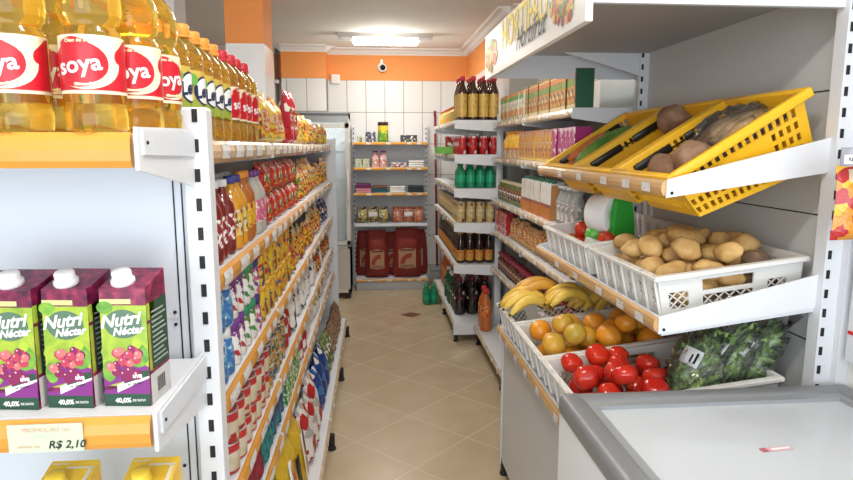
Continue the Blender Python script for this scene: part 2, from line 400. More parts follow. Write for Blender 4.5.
# ------------------------------------------------------------------ shelving helpers
def slots(b, x, y0, y1, face_x, z0, z1, pitch=.05, hh=.022, ww=.009, axis='y'):
    z = z0
    while z < z1:
        if axis == 'y': b.box(x - ww / 2, x + ww / 2, y0, y1, z, z + hh, SLOT)
        else: b.box(face_x[0], face_x[1], x - ww / 2, x + ww / 2, z, z + hh, SLOT)
        z += pitch
def shelf(root, name, xf, xb, y0, y1, z, railm, rise=0.0, thick=.022, rail_h=.036, tags=5, tagmat=TAG, tip=.012, bracket_mat=None, tagw=.045, bh=.045, bh2=.085, ends=(1, 1), plate=True, pm=None):
    """one shelf whose front edge (at x=xf, top height z) runs along y; xb is the rear; rise lifts the rear"""
    s = 1 if xf > xb else -1       # aisle side
    pm = pm or WHITE_METAL
    bmx = bracket_mat or WHITE_METAL
    b = MB()
    if plate:
        b.prism([(xf - s * .004, z - thick), (xb, z + rise - thick), (xb, z + rise), (xf - s * .004, z)], 'y', y0 + .003, y1 - .003, pm)
    b.prism([(xf - s * .012, z - rail_h), (xf, z - rail_h), (xf, z - .001), (xf - s * .012, z - .001)], 'y', y0 + .003, y1 - .003, pm)
    sh = b.build(name, root)
    pr = [(xf, z - rail_h + .001), (xf + s * .006, z - rail_h), (xf + s * .012, z - rail_h * .75), (xf + s * .0135, z - rail_h * .45), (xf + s * .010, z - rail_h * .15), (xf + s * .004, z + .001), (xf, z - .001)]
    b = MB(); b.prism(pr, 'y', y0 + .006, y1 - .006, railm, smooth=False); b.build('price_rail', sh)
    for e, y in ((0, y0), (1, y1)):
        if not ends[e]: continue
        b = MB(); t = .0025
        yy = y + (.003 if e == 0 else -.003)
        b.prism([(xf + s * tip, z + .0008), (xf + s * tip, z - bh), (xb, z + rise - bh2), (xb, z + rise + .0008)], 'y', yy - t, yy + t, bmx)
        b.build('bracket', sh)
    if tags:
        for i in range(tags):
            yc = y0 + (i + .5 + random.uniform(-.22, .22)) * (y1 - y0) / tags
            b = MB(); w2 = tagw * random.uniform(.8, 1.15) / 2
            q = [(xf + s * .0126, z - rail_h * .8), (xf + s * .0146, z - rail_h * .45), (xf + s * .0118, z - rail_h * .12)]
            vs = [(x, yc + dy, zz) for x, zz in q for dy in (-w2, w2)]
            b.add(vs, [(0, 1, 3, 2), (2, 3, 5, 4)], tagmat); b.build('price_label', sh, fixn=False)
    return sh
def foot(root, x, y):
    b = MB(); T = Matrix.Translation((x, y, 0)) @ Matrix.Rotation(PI / 2, 4, 'X')
    b.lathe([(.018, 0), (.02, .004), (.02, .012), (.012, .02)], DARK, 12, Matrix.Translation((x, y, 0)))
    b.rbox(x - .014, x + .014, y - .012, y + .012, .012, .085, .006, DARK)
    b.build('foot', root)

# ------------------------------------------------------------------ left aisle gondola
XL = -.325; XLB = -.635
LJ = [1.14, 2.0, 2.92, 3.84, 4.745]
LZ = {'top': 1.49, 'second': 1.225, 'third': .955, 'fourth': .715, 'fifth': .525}
gl = tag(thing('shelving_unit', (0, 0, 0)), 'long white shelving unit lining the left of the aisle, packed with groceries', 'shelving')
b = MB(); b.box(XLB - .03, XLB - .005, 1.14, 4.745, .05, 1.52, PANEL); b.build('back_panel', gl)
for y in LJ:
    b = MB(); b.box(XLB - .045, XLB + .0, y - .012, y + .012, 0, 1.54, WHITE_METAL); b.build('upright', gl)
    if y > 1.5: foot(gl, -.222, y - .02 if y < 4.7 else y)
for i in range(4):
    ya, yb = LJ[i], LJ[i + 1]
    for k, z in LZ.items():
        shelf(gl, 'shelf', XL, XLB, ya, yb, z, RAIL_T2 if k == 'top' or i > 1 else RAIL_Y, tags=6 if i < 2 else 4, tagw=.088, rail_h=.044, ends=(i > 0, 1))
    sh = shelf(gl, 'base_deck', -.235, XLB, ya, yb, .15, RAIL_C, tags=2, rail_h=.04, ends=(i > 0, 1))
    b = MB(); b.box(-.262, -.25, ya + .01, yb - .01, .02, .11, WHITE_METAL); b.build('kick_plate', gl)
b = MB(); b.box(-.66, -.292, 4.753, 4.775, .0, 1.535, WHITE_METAL); b.box(-.30, -.285, 4.749, 4.779, 0, 1.545, PANEL)
for x in (-.312, -.42): b.box(x - .002, x + .002, 4.751, 4.754, .02, 1.52, GREY_PANEL)
for z in (.55, .95, 1.25): b.box(-.65, -.302, 4.7515, 4.754, z, z + .003, GREY_PANEL)
b.build('end_panel', gl)

# ------------------------------------------------------------------ end-of-aisle unit facing the shop front
ge = tag(thing('shelving_unit'), 'white end-of-aisle shelving unit with grape nectar and bottled oil, nearest left', 'shelving')
b = MB(); b.box(-1.18, -.322, 1.10, 1.118, .06, 1.472, PANEL); b.box(-.345, -.343, 1.098, 1.101, .06, 1.47, SLOT)
b.box(-.331, -.329, 1.098, 1.101, .06, 1.47, SLOT); b.box(-1.18, -.346, 1.0985, 1.101, 1.178, 1.181, GREY_PANEL)
for x, z in ((-.353, 1.19), (-.353, 1.168), (-.353, .9)): b.lathe([(.003, -.002), (.003, .002)], SLOT, 8, Matrix.Translation((x, 1.099, z)) @ Matrix.Rotation(PI / 2, 4, 'X'))
b.build('back_panel', ge)
for x in (-.302, -1.20):
    b = MB(); b.rbox(x - .022, x + .022, 1.087, 1.130, 0, 1.545, .004, WHITE_METAL, 1, smooth=False)
    slots(b, x + .004, 1.0855, 1.090, None, .12, 1.53); b.build('upright', ge)
def end_shelf(z):
    s = MB(); s.box(-1.17, -.312, .858, 1.088, z - .022, z, WHITE_METAL); s.box(-1.17, -.312, .852, .862, z - .045, z - .001, WHITE_METAL)
    sh = s.build('shelf', ge)
    b = MB(); b.prism([(.852, z - .044), (.846, z - .045), (.841, z - .036), (.8395, z - .022), (.842, z - .008), (.848, z + .001), (.852, z)], 'x', -1.165, -.314, RAIL_Y); b.build('price_rail', sh)
    for x, sgn in ((-.305, 1), (-1.177, -1)):
        b = MB(); b.prism([(.838, z + .008), (.838, z - .048), (1.09, z - .085), (1.09, z + .012)], 'x', x - .0025, x + .0025, WHITE_METAL)
        b.prism([(.850, z + .004), (.852, z - .028), (1.085, z - .034), (1.085, z + .006)], 'x', x + .0025 * sgn, x + .0055 * sgn, PANEL)
        b.lathe([(.0025, 0), (.0025, .002)], SLOT, 8, Matrix.Translation((x + .0055 * sgn, .862, z - .012)) @ Matrix.Rotation(PI / 2 * sgn, 4, 'Y'))
        b.build('bracket', sh)
    return sh
end_shelf(1.497); sh2 = end_shelf(1.108); end_shelf(.775); end_shelf(.42)
b = MB(); b.box(-.500, -.402, .8375, .8393, 1.066, 1.106, TAG2)
fx = lambda x0, z0: (lambda x, z: (x0 + x, .8368, z0 + z))
b.text('R$ 2,10', .0155, INK, fx(-.424, 1.076), .0003, .25)
b.text('PROMOÇÃO 1Lt', .0085, mat('faded_red_ink', (.68, .33, .25), .5), fx(-.450, 1.098), 0, .15)
b.text('Nectar Uva', .007, mat('faded_grey_ink', (.62, .66, .58), .5), fx(-.450, 1.089), 0, .15)
b.text('validade loja', .006, mat('faded_red_ink', (.68, .33, .25), .5), fx(-.474, 1.0745), 0, .15)
b.build('price_label', sh2)
for x in (-.302, -1.20): foot(ge, x, 1.05)

# ------------------------------------------------------------------ produce unit on the right
gh = tag(thing('shelving_unit'), 'white produce shelving unit with a lettered canopy board, right of the aisle', 'shelving')
YN, YF = 1.46, 2.63
b = MB(); b.box(1.165, 1.185, YN, YF, .0, 1.87, GREY_PANEL)
for z in (.56, .96, 1.30, 1.62): b.box(1.163, 1.166, YN + .02, YF - .02, z, z + .003, SLOT)
b.build('back_panel', gh)
for y in (YN, YF):
    b = MB(); b.box(1.125, 1.168, y - .02, y + .02, 0, 1.93, WHITE_METAL)
    slots(b, 1.136, y - .0215, y - .018, None, .1, 1.9); b.build('upright', gh)
b = MB(); b.box(1.168, 1.20, YN - .04, YN + .02, 0, 2.2, WHITE_METAL); b.build('side_panel', gh)
BR = mat('bright_bracket', (.74, .76, .79), .35)
def tray(name, z, zr, plate):
    s = MB()
    s.box(.715, .730, YN + .004, YF - .004, z - .036, z - .004, WHITE_METAL)
    if plate: s.prism([(.722, z - .048), (1.135, z + .008), (1.135, z + .020), (.722, z - .036)], 'y', YN + .004, YF - .004, WHITE_METAL)
    sh = s.build(name, gh)
    b = MB(); b.prism([(.715, z - .036), (.708, z - .037), (.702, z - .028), (.7005, z - .018), (.703, z - .006), (.709, z + .001), (.715, z - .002)], 'y', YN + .006, YF - .004, RAIL_T); b.build('price_rail', sh)
    for y in (YN + .002, YF - .002):
        b = MB(); b.prism([(.712, z - .042), (1.14, z + .02 + zr), (1.14, z + .108 + zr), (.712, z + .003)], 'y', y - .0025, y + .0025, BR)
        b.lathe([(.004, 0), (.004, .002)], SLOT, 8, Matrix.Translation((.725, y - .0026, z - .03)) @ Matrix.Rotation(PI / 2, 4, 'X')); b.build('bracket', sh)
    for i, y in enumerate((1.55, 1.68, 1.85, 2.08, 2.30)):
        b = MB(); vs = [(.6998, y + dy, z - .031) if k == 0 else (.6985, y + dy, z - .008) for k in (0, 1) for dy in (-.026, .026)]
        b.add(vs, [(0, 1, 3, 2)], TAG); b.build('price_label', sh, fixn=False)
tray('basket_rack', 1.397, 0, False); tray('shelf', 1.052, 0, True)
# lower deck and cabinet
s = MB(); s.prism([(.555, .668), (1.135, .728), (1.135, .748), (.555, .69)], 'y', YN + .004, YF - .004, WHITE_METAL)
s.box(.548, .56, YN + .004, YF - .004, .655, .694, WHITE_METAL); dk = s.build('base_deck', gh)
b = MB(); b.prism([(.548, .656), (.541, .656), (.535, .665), (.534, .676), (.537, .69), (.543, .697), (.548, .694)], 'y', YN + .004, YF - .004, RAIL_T); b.build('price_rail', dk)
for y in (1.62, 1.72, 1.93, 2.1, 2.25, 2.42, 2.54):
    b = MB(); b.add([(.5335, y + dy, zz) for zz in (.66, .688) for dy in (-.022, .022)], [(0, 1, 3, 2)], TAG); b.build('price_label', dk, fixn=False)
b = MB(); b.box(.562, .575, YN + .01, YF - .006, .07, .655, GREY_PANEL); b.box(.562, 1.13, YF - .018, YF - .006, .07, .66, GREY_PANEL)
b.box(.562, 1.13, YN + .006, YN + .018, .07, .66, GREY_PANEL); b.box(.558, .566, YF - .03, YF - .004, .05, .66, WHITE_METAL); b.build('cabinet', gh)
for y in (YN + .05, YF - .03): foot(gh, .575, y); foot(gh, 1.1, y)
# canopy
b = MB(); b.box(.506, 1.16, YN + .012, YF + .09, 1.868, 1.88, mat('canopy_shade_grey', (.40, .41, .42), .5)); b.build('canopy_top', gh)  # white metal coloured mid grey: the underside's shade is put into the colour
b = MB(); b.box(.50, 1.16, YN - .006, YN + .012, 1.808, 1.945, WHITE_METAL); b.build('canopy_side', gh)
b = MB(); b.box(.506, 1.16, YF + .088, YF + .106, 1.772, 1.94, WHITE_METAL)
b.build('canopy_side', gh)
b = MB(); b.prism([(1.15, 1.868), (.80, 1.868), (1.15, 1.77)], 'y', YF - .012, YF + .0, WHITE_METAL); b.build('canopy_bracket', gh)
b = MB(); b.box(.488, .506, YN - .012, YF + .11, 1.765, 1.945, mat('sign_board_white', (.82, .83, .80), .35))
YEL = mat('sign_yellow', (.88, .70, .03), .4)
sg = lambda y0, z0: (lambda x, z: (.4862, y0 - x, z0 + z))
b.text('HORTIFRUT', .150, YEL, sg(2.035, 1.882), .0018, 0, wx=.88)
b.text('Hortifrut', .100, INK, (lambda x, z: (.4852, 1.965 - x, 1.830 + z)), .0004, .45, wx=.98)
fr = [mat('print_' + n, c, .4) for n, c in (('orange', (.72, .24, .03)), ('red', (.50, .03, .02)), ('gold', (.72, .44, .05)), ('green', (.12, .26, .04)), ('wine', (.25, .03, .05)), ('lemon', (.66, .52, .08)))]
rs = random.Random(3)
for yc, ry, zc, rz in ((2.60, .125, 1.848, .058), (1.612, .125, 1.860, .070)):
    for k in range(120):
        a = rs.uniform(0, 2 * PI); r = rs.random() ** .5
        y, z = yc + ry * r * math.cos(a), zc + rz * r * math.sin(a)
        m = rs.choice(fr); m = fr[3] if (z > zc + rz * .5 and rs.random() < .5) else m
        q = rs.uniform(.007, .017)
        b.add([(.4872 - k * .00001, y + q * math.cos(t * PI / 6), z + q * math.sin(t * PI / 6)) for t in range(12)], [list(range(12))], m)
sb = b.build('sign_board', gh, fixn=False); sb['label'] = 'white sign board lettered Hortifrut with printed fruit'

# ------------------------------------------------------------------ middle unit on the right
gm = tag(thing('shelving_unit'), 'white shelving unit with juice cartons beyond the produce unit on the right', 'shelving')
XM, XMB = .87, 1.16
b = MB(); b.box(XMB + .004, XMB + .024, 2.66, 4.5, .05, 1.66, GREY_PANEL); b.box(XMB + .004, XMB + .024, 2.66, 3.18, 1.66, 1.93, mat('blue_grey_panel', (.40, .46, .47), .3))
b.box(XMB + .002, XMB + .006, 4.1, 4.106, .1, 1.64, SLOT)
for z in (.72, 1.02, 1.27): b.box(XMB + .002, XMB + .005, 2.7, 4.48, z, z + .003, SLOT)
b.build('back_panel', gm)
MZ = {'top': 1.645, 'second': 1.40, 'third': 1.105, 'fourth': .875, 'fifth': .60}
MJ = [2.67, 3.58, 4.49]
for y in MJ:
    b = MB(); b.box(XMB - .02, XMB + .006, y - .012, y + .012, 0, 1.7, WHITE_METAL); b.build('upright', gm); foot(gm, .77, y if y < 4 else y - .03)
for i in range(2):
    for k, z in MZ.items(): shelf(gm, 'shelf', XM, XMB, MJ[i], MJ[i + 1], z, RAIL_C, tags=4)
    shelf(gm, 'base_deck', .745, XMB, MJ[i], MJ[i + 1], .15, RAIL_C, tags=2)

# ------------------------------------------------------------------ far unit on the right
gf = tag(thing('shelving_unit'), 'white drinks shelving unit with tinned and bottled drinks by the back wall', 'shelving')
XF, XFB = .60, .93
FZ = {'top': 1.668, 'second': 1.42, 'third': 1.172, 'fourth': .915, 'fifth': .60}
b = MB(); b.box(XFB, XFB + .02, 4.54, 6.1, .05, 1.69, PANEL); b.build('back_panel', gf)
for y in (4.535, 5.32, 6.10):
    b = MB(); b.box(XFB - .03, XFB + .004, y - .012, y + .012, 0, 1.71, WHITE_METAL); b.build('upright', gf); foot(gf, .612, y + .02 if y < 6 else y - .02)
foot(gf, .90, 4.555)
for ya, yb in ((4.525, 5.32), (5.32, 6.10)):
    for k, z in FZ.items(): shelf(gf, 'shelf', XF, XFB, ya, yb, z, RAIL_C, tags=3, bh=.062, bh2=.085, bracket_mat=BR)
    shelf(gf, 'base_deck', .60, XFB, ya, yb, .15, RAIL_C, tags=1, bh=.09, bh2=.09, bracket_mat=BR)

# ------------------------------------------------------------------ shelf unit against the back wall
gb = tag(thing('shelving_unit'), 'white shelving unit against the back wall with charcoal sacks at the bottom', 'shelving')
b = MB(); b.box(-.20, .545, 6.585, 6.60, .05, 1.50, GREY_PANEL); b.build('back_panel', gb)
for x in (-.205, .55):
    b = MB(); b.box(x - .015, x + .015, 6.55, 6.60, 0, 1.70, WHITE_METAL); slots(b, x, 6.5485, 6.552, None, .15, 1.66); b.build('upright', gb)
def back_shelf(z, nm, rail=True, h=.03):
    s = MB(); s.box(-.195, .54, 6.315, 6.585, z - .02, z, WHITE_METAL); s.box(-.195, .54, 6.31, 6.318, z - h, z, WHITE_METAL); sh = s.build(nm, gb)
    if rail:
        b = MB(); b.prism([(6.311, z - h), (6.302, z - h * .8), (6.300, z - h * .5), (6.304, z - .002), (6.311, z)], 'x', -.20, .545, RAIL_Y); b.build('price_rail', sh)
        for x in (-.05, .15, .36, .46):
            b = MB(); b.box(x - .022, x + .022, 6.2985, 6.3, z - h * .8, z - h * .2, TAG); b.build('price_label', sh)
    for x in (-.20, .545):
        b = MB(); b.prism([(6.31, z), (6.31, z - h - .008), (6.57, z - .075), (6.57, z)], 'x', x - .002, x + .002, WHITE_METAL); b.build('bracket', sh)
for z in (1.523, 1.270, 1.012): back_shelf(z, 'shelf')
back_shelf(.70, 'shelf', False); back_shelf(.12, 'base_deck')
b = MB(); b.box(-.19, .54, 6.35, 6.37, 0, .09, GREY_PANEL); b.build('kick_plate', gb)
# ------------------------------------------------------------------ grocery prototypes (front faces -Y, base at z = 0)
def wrap(r, x0=0, z0=0, tilt=0.0):
    ct, st = math.cos(tilt), math.sin(tilt)
    def f(x, z):
        X = x0 + x * ct - z * st; Z = z0 + x * st + z * ct
        a = -PI / 2 + X / r
        return (r * math.cos(a), r * math.sin(a), Z)
    return f
def patch(b, fn, pts_fn, m, nu=16, nv=5):
    """grid patch: pts_fn(u, v) in flat label coordinates"""
    vs = [fn(*pts_fn(i / nu, j / nv)) for j in range(nv + 1) for i in range(nu + 1)]
    b.add(vs, [(j * (nu + 1) + i, j * (nu + 1) + i + 1, (j + 1) * (nu + 1) + i + 1, (j + 1) * (nu + 1) + i) for j in range(nv) for i in range(nu)], m, True)
def disc(b, fn, cx, cz, rx, rz, m, a0=0, a1=2 * PI, inner=0.0, n=24, nv=5):
    patch(b, fn, lambda u, v: (cx + rx * (inner + (1 - inner) * v) * math.cos(a0 + (a1 - a0) * u), cz + rz * (inner + (1 - inner) * v) * math.sin(a0 + (a1 - a0) * u)), m, n, nv)

OIL = mat('golden_oil', (1.0, .69, .12), .05, trans=.92, ior=1.36)  # golden oil colour, a little clearer than deep_oil
OILD = mat('deep_oil', (.98, .70, .13), .06, trans=.88, ior=1.36)
CAP_O = mat('orange_cap', (.90, .34, .05), .35); CAP_R = mat('red_cap', (.62, .03, .05), .35)
CAP_Y = mat('yellow_cap', (.90, .62, .05), .35)
LAB_RED = mat('label_red', (.55, .012, .025), .3); LAB_W = mat('label_white', (.80, .72, .52), .35)
LAB_NAVY = mat('label_navy', (.015, .03, .08), .35); LAB_GREEN = mat('label_green', (.12, .38, .06), .35); LAB_ORG = mat('label_orange', (.85, .32, .04), .35)
LAB_OIL = mat('label_olive_gold', (.62, .46, .08), .3); LAB_LIME = mat('label_lime', (.30, .38, .05), .3)
def bottle_profile(kind='leve'):
    if kind == 'soya':
        return [(.030, .004), (.036, 0), (.040, .006), (.0408, .016), (.0408, .034), (.0385, .040), (.0385, .044), (.0405, .050), (.0405, .138), (.0398, .143), (.0350, .150), (.0345, .155), (.0385, .162), (.0408, .175), (.0408, .190), (.0385, .206), (.032, .222), (.022, .236), (.0150, .243), (.0135, .246), (.0130, .250)]
    p = [(.030, .004), (.036, 0), (.040, .006), (.0410, .014), (.0410, .040), (.0385, .046), (.0385, .050), (.0405, .054), (.0405, .138), (.0412, .143), (.0405, .150), (.0375, .153), (.0405, .157), (.0400, .164), (.0365, .174)]
    return p + [(.029, .184), (.020, .193), (.0150, .198), (.0135, .201), (.0130, .205)]
def make_oil(kind):
    def f():
        t = thing('oil_bottle')
        b = MB(); b.lathe(bottle_profile(kind), OIL if kind == 'soya' else OILD, 28); b.build('bottle_body', t)
        b = MB(); capm = {'soya': CAP_R, 'leve': CAP_O, 'red': CAP_R}[kind]; dz = .045 if kind == 'soya' else 0; T = Matrix.Translation((0, 0, dz))
        b.lathe([(.0135, .203), (.0165, .205), (.0165, .223), (.014, .227), (.001, .227)], capm, 16, T)
        b.lathe([(.0150, .200), (.0185, .201), (.0185, .205), (.015, .206)], capm, 16, T); b.build('cap', t)
        b = MB(); R0 = .0413; f0 = wrap(R0); 
        if kind == 'leve':
            patch(b, f0, lambda u, v: (-.07 + .14 * u, .056 + .080 * v), LAB_OIL, 28, 1)
            patch(b, wrap(R0 + .0005), lambda u, v: (-.07 + .14 * u, .056 + .02 * v + .006 * math.sin(u * 9)), LAB_LIME, 28, 2)
            disc(b, wrap(R0 + .0010), -.002, .098, .031, .029, LAB_NAVY); disc(b, wrap(R0 + .0015), -.002, .098, .027, .025, PURE)
            disc(b, wrap(R0 + .0020), .028, .108, .011, .022, LAB_ORG, n=14); disc(b, wrap(R0 + .0020), -.034, .118, .010, .012, LAB_GREEN, n=14)
            b.text('Leve', .034, LAB_NAVY, wrap(R0 + .0026, -.002, .097, .15), .0012, .15)
        else:
            patch(b, f0, lambda u, v: (-.074 + .148 * u, .055 + .082 * v), LAB_W, 30, 1)
            patch(b, wrap(R0 + .0005), lambda u, v: (-.072 + .144 * u, .060 + v * (.030 + .044 * (min(1, abs(u - .5) * 2.2)) ** 1.6)), LAB_RED, 30, 4)
            patch(b, wrap(R0 + .0005), lambda u, v: (-.030 + .060 * u, .122 + .012 * v - .016 * (u - .35) ** 2 * 4), LAB_RED, 20, 3)
            disc(b, wrap(R0 + .0010, 0, 0, 0), .006, .098, .046, .037, LAB_W, -2.3, 1.0, .55, 22, 4); disc(b, wrap(R0 + .0015), -.003, .096, .040, .032, LAB_RED)
            disc(b, wrap(R0 + .0020), .004, .097, .036, .031, LAB_W, -1.9, .3, .90, 18, 1)
            b.text('soya', .033, PURE, wrap(R0 + .0026, -.002, .095, .14), .0007)
            b.text('Óleo de Soja', .0072, CREAM_INK, wrap(R0 + .0022, .0, .1285, .04), .0002)
            b.text('Sabor e Saúde', .0060, CREAM_INK, wrap(R0 + .0022, .008, .0685, .05), .0001)
            disc(b, wrap(R0 + .0011), .052, .108, .007, .010, LAB_RED, n=12, nv=2)
        b.build('label', t, fixn=False)
        return t
    return Proto(f)
P_SOYA, P_LEVE, P_SOYR = make_oil('soya'), make_oil('leve'), make_oil('red')

GRAPE_DK = mottled('grape_print', [(.3, (.05, .006, .03)), (.55, (.22, .012, .065)), (.75, (.42, .06, .11))], 70, .3)
LEAF_PR = mottled('lime_print', [(.3, (.16, .34, .03)), (.55, (.40, .52, .045)), (.8, (.11, .27, .03))], 28, .3)
LEAF2 = mottled('leaf_print', [(.3, (.08, .26, .03)), (.6, (.22, .45, .05)), (.8, (.45, .62, .08))], 60, .3)
DKGREEN = mat('bottle_green_print', (.02, .075, .045), .3); VIOLET = mat('violet_print', (.22, .03, .22), .3)
GREYGREEN = mat('slate_green_print', (.10, .19, .12), .3); SILVER = mat('silver_seam', (.60, .60, .58), .35)
def nectar():
    """one-litre slant-topped carton with a printed front"""
    t = thing('juice_carton'); w, d, h = .066, .070, .172
    b = MB(); y0 = -d / 2; x = w / 2
    pr = [(y0, 0), (d / 2, 0), (d / 2, h + .018), (y0 + .006, h)]
    b.prism(pr, 'x', -x, x, GRAPE_DK)
    # printed front, a few hundredths of a millimetre proud
    F = lambda k: (lambda X, Z: (X, y0 - .0002 - k * .0001 + Z * .006 / h * 1.0, Z))
    def strip(k, z0, z1, m, x0=-x, x1=x): patch(b, F(k), lambda u, v: (x0 + (x1 - x0) * u, (z0(u) if callable(z0) else z0) * (1 - v) + (z1(u) if callable(z1) else z1) * v), m, 12, 3)
    strip(0, .030, .148, LEAF_PR); strip(1, .150, .157, mat('pale_lime_band', (.62, .66, .28), .3), -x, x * .35)
    strip(1, lambda u: .028 + .020 * u, lambda u: .047 + .018 * math.sin(u * 2.5), VIOLET)
    strip(2, 0, .018, DKGREEN); strip(2, .018, lambda u: .024 + .024 * u ** 2, VIOLET)
    strip(3, lambda u: .020 + .022 * u, lambda u: .031 + .022 * u, PURE, -.014, x); strip(4, lambda u: .033 + .012 * u, lambda u: .050 + .003 * u, DKGREEN, -.004, x)
    disc(b, F(3), -.001, .121, .027, .021, GREYGREEN); disc(b, F(3), .018, .075, .016, .018, LEAF2, n=12); disc(b, F(3), -.024, .052, .010, .016, LEAF2, n=12); disc(b, F(3), -.026, .145, .012, .009, LEAF2, n=12)
    disc(b, F(3), -.023, .080, .012, .011, LEAF_PR, n=10); disc(b, F(4), .017, .092, .007, .007, mat('lime_spot', (.42, .62, .05), .3), n=10)
    rr = random.Random(5); gm_ = [mat('grape_a', (.50, .05, .10), .25), mat('grape_b', (.24, .02, .10), .25), mat('grape_c', (.66, .17, .17), .25)]
    for i in range(34):
        r = .5 ** .5 * 1.3 * rr.random() ** .5; a = rr.uniform(0, 2 * PI); gx, gz = .001 + .027 * r * math.cos(a), .064 + .024 * r * math.sin(a)
        m = gm_[1] if gz < .056 else rr.choice(gm_[:2]) if i < 24 else rr.choice((gm_[0], gm_[2])); q = rr.uniform(.0052, .0075)
        disc(b, F(5 + i * .12), gx, gz, q, q, m, n=10, nv=1); disc(b, F(5.1 + i * .12), gx - q * .3, gz + q * .35, q * .25, q * .25, mat('grape_glint', (.80, .45, .45), .2) if i == 0 else bpy.data.materials['grape_glint'], n=6, nv=1)
    sk = lambda x0, z0, tl=0: (lambda X, Z: (x0 + X, y0 - .0014 + (z0 + Z) * .006 / h, z0 + Z + X * tl))
    b.text('Nutri', .0255, PURE, sk(-.005, .1265, .14), .0008, .25); b.text('Néctar', .0155, PURE, sk(.006, .1115, .12), .0006, .25)
    b.text('uva', .0100, PURE, sk(.016, .0455, .05), .0004, .1); b.text('40,0%', .0095, PURE, sk(-.006, .0085, .03), .0004); b.text('DE SUCO', .0045, PURE, sk(.017, .0088, .03), .0001)
    b.text('N  nectar', .0055, INK, sk(.012, .0335, .22), .0001)
    # right side: dark panel of small print over lime, silver seam at the bottom
    S = lambda k: (lambda Y, Z: (x + .0002 + k * .0001, Y, Z))
    def side(k, z0, z1, m, a=-d / 2 + .005, c=d / 2): patch(b, S(k), lambda u, v: (a + (c - a) * u, z0 * (1 - v) + z1 * v), m, 4, 1)
    side(0, .0, .045, SILVER); side(0, .045, .175, GRAPE_DK); side(1, .05, .15, DKGREEN, -.020, d / 2); side(1, .125, .15, LEAF_PR, -d / 2 + .005, -.005); side(1, .05, .12, LEAF_PR, -d / 2 + .005, -.022)
    for i in range(11): side(2, .058 + i * .0075, .0605 + i * .0075, mat('small_print', (.40, .45, .40), .4) if i == 0 else bpy.data.materials['small_print'], -.016, .030 - (i % 3) * .006)
    for i in range(9): side(2, .012, .034, INK, -.010 + i * .003, -.0085 + i * .003 + (i % 2) * .0007)
    b.build('carton', t, fixn=False)
    b = MB(); T = Matrix.Translation((-.006, -.012, h + .008)) @ Matrix.Rotation(math.radians(14), 4, 'X')
    b.lathe([(.0165, -.004), (.0165, .003), (.0135, .005), (.0135, .014), (.012, .016), (.001, .016)], PURE, 20, T); b.build('cap', t)
    return t
P_NECTAR = Proto(nectar)
YEL_PR = mottled('orange_juice_print', [(.3, (.90, .50, .02)), (.6, (.93, .62, .04)), (.8, (.85, .32, .02))], 35, .3)
def orange_carton():
    t = thing('juice_carton'); w, d, h = .074, .074, .182; y0 = -d / 2; x = w / 2
    b = MB(); b.prism([(y0, 0), (d / 2, 0), (d / 2, h + .018), (y0 + .006, h)], 'x', -x, x, YEL_PR)
    sl = lambda Y: h + (Y - y0 - .006) * .018 / (d - .006) + .0006
    for xa, xb, ya, yb in ((-x * .2, x * .9, .018, .023), (x * .72, x * .9, -.03, .02), (-x * .9, -x * .2, .028, .031)):
        b.add([(xa, ya, sl(ya)), (xb, ya, sl(ya)), (xb, yb, sl(yb)), (xa, yb, sl(yb))], [(0, 1, 2, 3)], LAB_W)
    b.add([(-.03, y0 - .0003 + .0055, .165), (.03, y0 - .0003 + .0055, .165), (.03, y0 + .0058, .174), (-.03, y0 + .0058, .174)], [(0, 1, 2, 3)], LAB_ORG)
    b.build('carton', t)
    b = MB(); T = Matrix.Translation((-.008, -.012, h + .008)) @ Matrix.Rotation(math.radians(14), 4, 'X')
    b.lathe([(.0165, -.004), (.0165, .003), (.0135, .005), (.0135, .014), (.012, .016), (.001, .016)], CAP_Y, 20, T); b.build('cap', t)
    return t
P_OJ = Proto(orange_carton)

def simple_bottle(name, h, r, bodym, capm, labm, lz=(.2, .55), neck=.30, trans=False, capr=None, text=None):
    def f():
        t = thing(name); nr = r * (neck + .08)
        b = MB(); b.lathe([(r * .8, 0), (r * .97, .004), (r, .012), (r, h * .60), (r * .93, h * .67), (r * .62, h * .77), (nr, h * .85), (nr, h * .93)], bodym, 16); b.build('bottle_body', t)
        b = MB(); cr = capr or nr * 1.25; b.lathe([(cr, h * .90), (cr, h * .99), (cr * .85, h), (.001, h)], capm, 14); b.build('cap', t)
        b = MB(); b.arc(r + .0004, h * lz[0], h * lz[1], -PI / 2 - 1.9, -PI / 2 + 1.9, labm, 18)
        if text: b.text(text, h * .10, PURE, wrap(r + .0009, 0, h * (lz[0] + lz[1]) / 2), .0006)
        b.build('label', t, fixn=False)
        return t
    return Proto(f)
def can(name, h, r, bodym, lidm=None, rings=True):
    def f():
        t = thing(name)
        b = MB(); b.lathe([(r * .93, 0), (r, .003), (r, h - .004), (r * .94, h)], bodym, 18); b.build('can_body', t)
        b = MB(); lm = lidm or STEEL; b.lathe([(r * .99, h - .004), (r * 1.02, h - .002), (r * 1.02, h + .001), (r * .9, h + .001), (r * .88, h - .001), (.001, h - .001)] if not lidm else
                                              [(r * 1.03, h - .012), (r * 1.03, h), (r * .95, h + .002), (.001, h + .002)], lm, 18); b.build('lid', t)
        return t
    return Proto(f)
